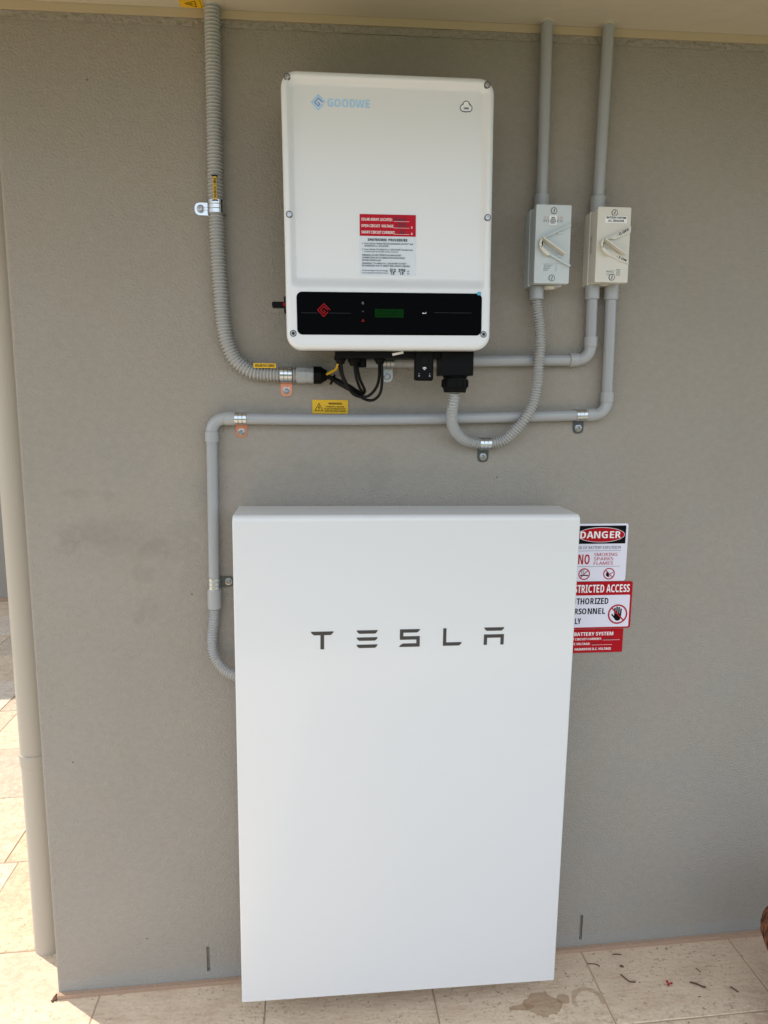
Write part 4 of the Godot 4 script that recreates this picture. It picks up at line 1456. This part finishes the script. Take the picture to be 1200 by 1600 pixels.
	obj("hose", corrugated([Vector3(0.485, 1.510, 0.086), Vector3(0.4845, 1.490, 0.085), Vector3(0.483, 1.470, 0.079), Vector3(0.483, 1.449, 0.067), Vector3(0.488, 1.428, 0.052), Vector3(0.502, 1.407, 0.037), Vector3(0.530, 1.388, 0.022), Vector3(0.574, 1.3815, 0.0175), Vector3(0.611, 1.389, 0.024), Vector3(0.633, 1.408, 0.034), Vector3(0.657, 1.438, 0.0425), Vector3(0.675, 1.471, 0.0425), Vector3(0.685, 1.513, 0.0395), Vector3(0.686, 1.569, 0.0430), Vector3(0.688, 1.608, 0.040), Vector3(0.687, 1.652, 0.032), Vector3(0.681, 1.694, 0.028), Vector3(0.678, 1.728, 0.028)], 0.0130, 0.0062, 0.0048), M.flex, t4)
	obj("coupling", turned(Vector3(0.6785, 1.7365, 0.028), Vector3.DOWN, [[0, 0.0160], [0.028, 0.0160], [0.0285, 0.0150], [0.0285, 0.011]], 24), M.fitting, t4)
	clamp_saddle("clamp with a dark reflection painted on its tab, at the bottom of the looped conduit", Vector3(0.5735, 1.3815, 0.0175), 0.0, 0.0130, M.zinc_dark_reflection, M.zinc)

func elbow(t: Node3D, pts: PackedVector3Array, r: float, rs: float) -> void:
	obj("elbow", sweep(pts, r, 22), M.fitting, t)
	var n := pts.size()
	for e in 2:
		var a: Vector3 = pts[0] if e == 0 else pts[n - 1]
		var b: Vector3 = pts[2] if e == 0 else pts[n - 3]
		obj("socket", turned(a, b - a, [[0, 0.0125], [0, rs], [a.distance_to(b), rs], [a.distance_to(b) + 0.0015, r]], 24), M.fitting, t)

# ---------------------------------------------------------------- cables
func build_cables() -> void:
	var g := "cables under the inverter"
	var C := [
		["black cable looping between two glands under the inverter", [Vector3(0.235, 1.562, 0.088), Vector3(0.238, 1.536, 0.087), Vector3(0.247, 1.515, 0.080), Vector3(0.260, 1.495, 0.070), Vector3(0.276, 1.487, 0.065), Vector3(0.296, 1.489, 0.068), Vector3(0.311, 1.505, 0.078), Vector3(0.3175, 1.527, 0.085), Vector3(0.3175, 1.562, 0.088)]],
		["black cable hanging lowest in a loop under the inverter", [Vector3(0.3225, 1.562, 0.090), Vector3(0.3240, 1.527, 0.090), Vector3(0.322, 1.500, 0.083), Vector3(0.315, 1.486, 0.074), Vector3(0.302, 1.479, 0.064), Vector3(0.284, 1.484, 0.054), Vector3(0.259, 1.502, 0.043), Vector3(0.230, 1.520, 0.029), Vector3(0.200, 1.531, 0.021)]],
		["black cable from the middle gland under the inverter", [Vector3(0.263, 1.560, 0.090), Vector3(0.267, 1.531, 0.088), Vector3(0.275, 1.508, 0.078), Vector3(0.283, 1.496, 0.064), Vector3(0.276, 1.498, 0.050), Vector3(0.254, 1.512, 0.036), Vector3(0.224, 1.527, 0.026), Vector3(0.200, 1.535, 0.021)]],
		["black cable running slantwise to the corrugated conduit's nut", [Vector3(0.230, 1.560, 0.086), Vector3(0.236, 1.534, 0.080), Vector3(0.250, 1.508, 0.066), Vector3(0.262, 1.499, 0.052), Vector3(0.252, 1.508, 0.040), Vector3(0.224, 1.523, 0.028), Vector3(0.200, 1.533, 0.017)]],
		["black cable squeezed against the wall beside the conduit's nut", [Vector3(0.268, 1.560, 0.086), Vector3(0.276, 1.526, 0.078), Vector3(0.288, 1.500, 0.066), Vector3(0.280, 1.492, 0.050), Vector3(0.250, 1.505, 0.030), Vector3(0.222, 1.522, 0.018), Vector3(0.200, 1.537, 0.017)]]]
	for c in C:
		solo("cable", sweep(smooth(c[1], 0.004), 0.0032, 10), M.cable, c[0], "cable", Vector3.ZERO, g)
	solo("earth_cable", sweep(smooth([Vector3(0.229, 1.560, 0.090), Vector3(0.226, 1.547, 0.075), Vector3(0.218, 1.542, 0.050), Vector3(0.208, 1.537, 0.032), Vector3(0.198, 1.534, 0.024)], 0.004), 0.0030, 10), M.yellow_cable, "yellow earth cable between the corrugated conduit and the inverter", "cable", Vector3.ZERO, g)
	solo("cable_tie", turned(Vector3(0.2205, 1.5235, 0.026), Vector3(-0.9, 0.42, -0.1), [[0, 0.0105], [0, 0.0125], [0.004, 0.0125], [0.004, 0.0105]], 14), M.black, "black plastic tie round the bundled cables under the inverter", "cable tie")

# ---------------------------------------------------------------- signs
func build_signs() -> void:
	var w := thing("warning_sign", "small yellow electrical warning sign on the wall under the inverter", "sign", Vector3(0.173, 1.4485, 0.0006))
	obj("plate", plate(0, 0, 0.0815, 0.0310, 0.0008, 0, 0.0016), M.yellow, w)
	warning_triangle(w, Vector2(0.0150, 0.0130), 0.0090, 0.0016, 0.0)
	text("WARNING", 0.0365, 0.0675, 0.0205, 0.0248, 0.0018, M.ink, w)
	text("PV ARRAY D.C. ISOLATOR", 0.0310, 0.0725, 0.0140, 0.0170, 0.0018, M.ink, w)
	text("DO NOT DE-ENERGIZE THE PV", 0.0275, 0.0760, 0.0093, 0.0122, 0.0018, M.ink, w)
	text("ARRAY AND ARRAY CABLING", 0.0285, 0.0760, 0.0045, 0.0074, 0.0018, M.ink, w)

	# sticker on the soffit
	var s := thing("soffit_sticker", "yellow triangle warning sticker on the eave beside the corrugated conduit", "sign", Vector3(-0.049, 2.275 - 0.0007 - 0.0004, 0.057))
	s.rotation = Vector3(PI / 2, 0, atan(SOFFIT_FALL))
	obj("plate", plate(-0.042, -0.045, 0.005, 0.045, 0.001, 0, 0.0010), M.yellow, s)
	warning_triangle(s, Vector2(-0.018, -0.030), 0.0110, 0.0010, PI / 2)
	obj("rule", bx(Vector3(0.0005, -0.043, 0.0009), Vector3(0.0013, 0.043, 0.0013)), M.ink, s)

	# danger plate
	var d := thing("danger_sign", "white DANGER battery explosion sign with black and red header", "sign", Vector3(0.802, 1.0425, 0.0004))
	obj("plate", plate(0, 0, 0.1415, 0.1445, 0.006, 0, 0.0015, 0.0005), M.sign_white, d)
	var z := 0.0015
	obj("header", plate(0.006, 0.0945, 0.1355, 0.1395, 0.001, z - 0.0005, z + 0.0004), M.ink, d)
	obj("oval_rim", prism(disc(Vector2(0.0725, 0.1168), 0.0605, 48, 0.0188), z, z + 0.0007), M.sign_white, d)
	obj("oval", prism(disc(Vector2(0.0725, 0.1168), 0.0592, 48, 0.0176), z, z + 0.0010), M.sign_red, d)
	text("DANGER", 0.0195, 0.1225, 0.1085, 0.1255, z + 0.0012, M.white_print, d)
	text("RISK OF BATTERY EXPLOSION", 0.0090, 0.1245, 0.0815, 0.0885, z + 0.0002, M.ink_soft, d, false)
	for y in [0.0765, 0.0370]:
		obj("rule", bx(Vector3(0.008, y, z - 0.0003), Vector3(0.1260, y + 0.0008, z + 0.0003)), M.ink_soft, d)
	text("NO", 0.0180, 0.0468, 0.0435, 0.0680, z + 0.0002, M.sign_red, d)
	text("SMOKING", 0.0580, 0.1170, 0.0635, 0.0715, z + 0.0002, M.sign_red, d, false)
	text("SPARKS", 0.0580, 0.1070, 0.0525, 0.0605, z + 0.0002, M.sign_red, d, false)
	text("FLAMES", 0.0580, 0.1070, 0.0415, 0.0495, z + 0.0002, M.sign_red, d, false)
	for k in 2:
		var c := Vector2(0.0350 if k == 0 else 0.0985, 0.0185)
		var sym := Node3D.new()
		sym.name = "no_smoking_symbol" if k == 0 else "no_flames_symbol"
		d.add_child(sym)
		if k == 0:
			obj("cigarette", stroke([c + Vector2(-0.009, -0.003), c + Vector2(0.0095, -0.0036)], 0.0028, z - 0.0003, z + 0.0003), M.ink, sym)
			obj("smoke", stroke([c + Vector2(-0.008, 0.0), c + Vector2(-0.006, 0.004), c + Vector2(-0.009, 0.007), c + Vector2(-0.005, 0.010)], 0.0011, z - 0.0003, z + 0.0003), M.ink, sym)
			obj("smoke", stroke([c + Vector2(-0.004, 0.0), c + Vector2(-0.001, 0.004), c + Vector2(-0.004, 0.007), c + Vector2(0.0, 0.011)], 0.0011, z - 0.0003, z + 0.0003), M.ink, sym)
		else:
			obj("flame", prism(PackedVector2Array([c + Vector2(-0.002, -0.009), c + Vector2(-0.008, -0.004), c + Vector2(-0.007, 0.002), c + Vector2(-0.004, 0.008), c + Vector2(-0.0035, 0.002), c + Vector2(0.0, 0.004), c + Vector2(-0.001, -0.002), c + Vector2(0.002, -0.006)]), z - 0.0003, z + 0.0003), M.ink, sym)
			obj("match", stroke([c + Vector2(-0.003, -0.003), c + Vector2(0.0095, 0.003)], 0.0016, z - 0.0003, z + 0.0003), M.ink, sym)
		obj("red_ring", ring(c, 0.0122, 0.0147, z - 0.0003, z + 0.0005, 36), M.sign_red, sym)
		var sg := 1.0 if k == 0 else -1.0
		obj("slash", stroke([c + Vector2(-0.009 * sg, -0.009), c + Vector2(0.009 * sg, 0.009)], 0.0020, z - 0.0003, z + 0.0007), M.sign_red, sym)

	# restricted access plate
	var a := thing("access_sign", "red and white RESTRICTED ACCESS sign with a crossed black hand", "sign", Vector3(0.786, 0.9205, 0.0004))
	var W := 0.1780
	var H := 0.1205
	obj("plate", plate(0, 0, W, H, 0.006, 0, 0.0015, 0.0005), M.sign_red, a)
	obj("white_field", plate(0.0055, 0.0040, W - 0.0055, 0.0860, 0.003, z - 0.0004, z + 0.0004), M.sign_white, a)
	text("RESTRICTED ACCESS", 0.0075, 0.1705, 0.0930, 0.1130, z + 0.0002, M.white_print, a)
	z += 0.0004
	text("AUTHORIZED", 0.0110, 0.1170, 0.0635, 0.0790, z + 0.0002, M.ink, a)
	text("PERSONNEL", 0.0110, 0.1100, 0.0380, 0.0530, z + 0.0002, M.ink, a)
	text("ONLY", 0.0110, 0.0490, 0.0130, 0.0280, z + 0.0002, M.ink, a)
	var hc := Vector2(0.1430, 0.0365)
	var hd := Node3D.new()
	hd.name = "hand_symbol"
	a.add_child(hd)
	obj("palm", prism(PackedVector2Array([hc + Vector2(-0.0085, 0.001), hc + Vector2(-0.0100, -0.008), hc + Vector2(-0.0060, -0.0150), hc + Vector2(0.0, -0.0175), hc + Vector2(0.0060, -0.0155), hc + Vector2(0.0090, -0.009), hc + Vector2(0.0095, 0.001)]), z - 0.0003, z + 0.0003), M.ink, hd)
	obj("thumb", stroke([hc + Vector2(-0.0070, -0.010), hc + Vector2(-0.0145, -0.001)], 0.0035, z - 0.0003, z + 0.00034), M.ink, hd)
	for k in 4:
		var fx := -0.0068 + k * 0.0048
		obj("finger", stroke([hc + Vector2(fx, 0.0), hc + Vector2(fx * 1.12, [0.0150, 0.0180, 0.0165, 0.0125][k])], 0.0038, z - 0.0003, z + 0.00036), M.ink, hd)
	obj("red_ring", ring(hc, 0.0215, 0.0252, z - 0.0003, z + 0.0006, 44), M.sign_red, hd)
	obj("slash", stroke([hc + Vector2(-0.0155, 0.0155), hc + Vector2(0.0155, -0.0155)], 0.0032, z - 0.0003, z + 0.0008), M.sign_red, hd)

	# battery data plate
	var b := thing("battery_sign", "small red BATTERY SYSTEM voltage sign with white print", "sign", Vector3(0.788, 0.8580, 0.0004))
	obj("plate", plate(0, 0, 0.1590, 0.0610, 0.0010, 0, 0.0014), M.sign_red, b)
	z = 0.0014
	text("BATTERY SYSTEM", 0.0320, 0.1330, 0.0445, 0.0535, z + 0.0002, M.white_print, b)
	text("SHORT CIRCUIT CURRENT:", 0.0080, 0.1030, 0.0330, 0.0385, z + 0.0002, M.white_print, b)
	text("MAX DC VOLTAGE:", 0.0080, 0.0740, 0.0205, 0.0262, z + 0.0002, M.white_print, b)
	text("HAZARDOUS D.C. VOLTAGE", 0.0350, 0.1290, 0.0065, 0.0125, z + 0.0002, M.white_print, b)
	obj("rule", bx(Vector3(0.1070, 0.0318, z - 0.0003), Vector3(0.1510, 0.0324, z + 0.0002)), M.white_print, b)
	obj("rule", bx(Vector3(0.0790, 0.0195, z - 0.0003), Vector3(0.1320, 0.0201, z + 0.0002)), M.white_print, b)
	obj("handwriting", stroke([Vector2(0.112, 0.0335), Vector2(0.114, 0.0365), Vector2(0.116, 0.0335), Vector2(0.119, 0.0365), Vector2(0.122, 0.0335), Vector2(0.126, 0.0362), Vector2(0.128, 0.0335), Vector2(0.133, 0.0360)], 0.0013, z - 0.0002, z + 0.0003), M.marker, b)
	obj("handwriting", stroke([Vector2(0.081, 0.0220), Vector2(0.085, 0.0235), Vector2(0.088, 0.0218), Vector2(0.093, 0.0232)], 0.0014, z - 0.0002, z + 0.0003), M.marker, b)

func warning_triangle(parent: Node3D, c: Vector2, s: float, z: float, turn: float) -> void:
	var q := func(x: float, y: float) -> Vector2:
		return c + Vector2(x, y).rotated(turn) * s
	var t := Node3D.new()
	t.name = "shock_symbol"
	parent.add_child(t)
	obj("triangle", stroke([q.call(0, 1.15), q.call(1.0, -0.75), q.call(-1.0, -0.75), q.call(0, 1.15)], s * 0.13, z - 0.0003, z + 0.0003), M.ink, t)
	obj("bolt", stroke([q.call(0.10, 0.55), q.call(-0.18, 0.02), q.call(0.18, 0.08), q.call(-0.05, -0.5)], s * 0.13, z - 0.0003, z + 0.0003), M.ink, t)

# ---------------------------------------------------------------- debris
func build_debris() -> void:
	var fl := func(x: float, z: float) -> Vector3:
		return Vector3(x, FALL * x + 0.0012, z)
	var tw := [["thin hooked dry stem on the paving beside the battery", [[0.884, 0.052], [0.893, 0.054], [0.902, 0.055], [0.910, 0.060], [0.911, 0.066]], 0.0011], ["short dry stem lying close to the wall's foot", [[0.962, 0.030], [0.975, 0.031], [0.985, 0.034]], 0.0012], ["dark forked twig between the battery and the red petal", [[0.955, 0.096], [0.962, 0.112], [0.968, 0.121], [0.982, 0.124]], 0.0015], ["curled brown dry leaf stalk on the paving", [[1.118, 0.140], [1.130, 0.146], [1.142, 0.156], [1.150, 0.158]], 0.0021], ["small dark straight twig near the paving joint", [[1.212, 0.165], [1.222, 0.182]], 0.0018], ["thin pale stem lying beyond the red petal", [[1.158, 0.098], [1.163, 0.112]], 0.0011], ["tiny dark bark chip on the paving", [[0.965, 0.069], [0.973, 0.074]], 0.0024]]
	for t in tw:
		var pts := []
		for p in t[1]:
			pts.append(fl.call(p[0], p[1]) + Vector3(0, t[2] * 0.6 + rng.randf() * 0.001, 0))
		solo("twig", sweep(smooth(pts, 0.004), t[2], 6), M.twig, t[0], "twig", Vector3.ZERO, "plant scraps on the paving")
	var st := flat_st()
	var c: Vector3 = fl.call(1.064, 0.137) + Vector3(0, 0.001, 0)
	for k in 3:
		var a: float = [0.3, 2.2, 4.3][k]
		var d: Vector3 = Vector3(cos(a), 0.25, sin(a)) * [0.010, 0.012, 0.009][k]
		var s := Vector3(-sin(a), 0.1, cos(a)) * 0.004
		for e in 2:
			var off := Vector3(0, 0.0005 * e, 0)
			quad(st, c + off, c + d * 0.6 + s + off, c + d + off, c + d * 0.6 - s + off)
	solo("petal", done(st), M.petal, "crumpled dark red petal lying on the paving", "petal")
	# crumbs of bark and grit: too small to count
	st = flat_st()
	for i in 260:
		var x := rng.randf_range(-0.35, 1.4)
		var zz := 0.016 + pow(rng.randf(), 2.0) * 0.26
		if x < 0.75 and rng.randf() < 0.5:
			continue
		var p: Vector3 = fl.call(x, zz)
		var s := rng.randf_range(0.0006, 0.0017)
		var a := rng.randf() * TAU
		var u := Vector3(cos(a), 0, sin(a)) * s * rng.randf_range(1.0, 2.4)
		var v := Vector3(-sin(a), 0, cos(a)) * s
		var tp := p + Vector3(0, s, 0)
		tri(st, p - u - v, tp, p + u - v)
		tri(st, p + u - v, tp, p + v)
		tri(st, p + v, tp, p - u - v)
	var g := obj("grit", done(st), M.twig, self)
	g.set_meta("kind", "stuff")
	g.set_meta("label", "fine brown grit and bark crumbs along the wall's foot")
	g.set_meta("category", "grit")
	# clod of mortar at the wall corner
	solo("mortar_lump", blob([[Vector3(-0.480, -0.0085, 0.008), Vector3(-0.474, -0.007, 0.013), 0.004, 0.003], [Vector3(-0.477, -0.004, 0.007), Vector3(-0.475, 0.0, 0.005), 0.003, 0.0025], [Vector3(-0.484, -0.009, 0.014), Vector3(-0.480, -0.009, 0.018), 0.0025, 0.002]], 0.0016, 700.0), M.twig, "small crumbly brown lump at the foot of the wall corner", "mortar lump")

# ---------------------------------------------------------------- the dog
func build_dog() -> void:
	var x := 1.282
	var z := 0.30
	var t := thing("dog", "reddish brown dog at the wall's foot, mostly out of the picture", "dog", Vector3(x, FALL * x, z))
	var v := func(a: float, b: float, c: float) -> Vector3:
		return Vector3(a, b, c) * 0.84
	var B := [
		[v.call(0.0, 0.295, 0), v.call(0.16, 0.30, 0), 0.092, 0.090],
		[v.call(0.16, 0.30, 0), v.call(0.36, 0.295, 0), 0.090, 0.108],
		[v.call(0.36, 0.31, 0), v.call(0.46, 0.42, 0), 0.085, 0.062],
		[v.call(0.46, 0.42, 0), v.call(0.53, 0.47, 0), 0.060, 0.062],
		[v.call(0.54, 0.47, 0), v.call(0.63, 0.44, 0), 0.048, 0.030],
		[v.call(0.52, 0.51, 0.045), v.call(0.49, 0.44, 0.075), 0.016, 0.020],
		[v.call(0.52, 0.51, -0.045), v.call(0.49, 0.44, -0.075), 0.016, 0.020],
		[v.call(-0.04, 0.36, 0), v.call(0.02, 0.46, 0.01), 0.028, 0.022],
		[v.call(0.02, 0.46, 0.01), v.call(0.09, 0.51, 0.02), 0.022, 0.014]]
	for s in [-1, 1]:
		var zz: float = s * 0.055
		B.append([v.call(0.01, 0.27, zz), v.call(0.075, 0.17, zz), 0.064, 0.036])
		B.append([v.call(0.075, 0.17, zz), v.call(0.005, 0.10, zz), 0.033, 0.021])
		B.append([v.call(0.005, 0.10, zz), v.call(0.02, 0.022, zz), 0.020, 0.019])
		B.append([v.call(0.02, 0.021, zz), v.call(0.055, 0.018, zz), 0.021, 0.018])
		B.append([v.call(0.37, 0.26, zz), v.call(0.345, 0.16, zz), 0.048, 0.028])
		B.append([v.call(0.345, 0.16, zz), v.call(0.365, 0.022, zz), 0.026, 0.019])
		B.append([v.call(0.365, 0.021, zz), v.call(0.40, 0.018, zz), 0.021, 0.018])
	for b in B:
		b[2] *= 0.88
		b[3] *= 0.88
	obj("body", blob(B, 0.011, 70.0, 0.006), M.fur, t)
	obj("nose", rbox(Vector3(0.022, 0.018, 0.026), 0.008, 3), M.nose, t, Vector3(0.664, 0.438, 0) * 0.845)
	for s in [-1, 1]:
		obj("eye", rbox(Vector3(0.014, 0.014, 0.012), 0.0055, 3), M.nose, t, Vector3(0.572, 0.502, s * 0.039) * 0.84)
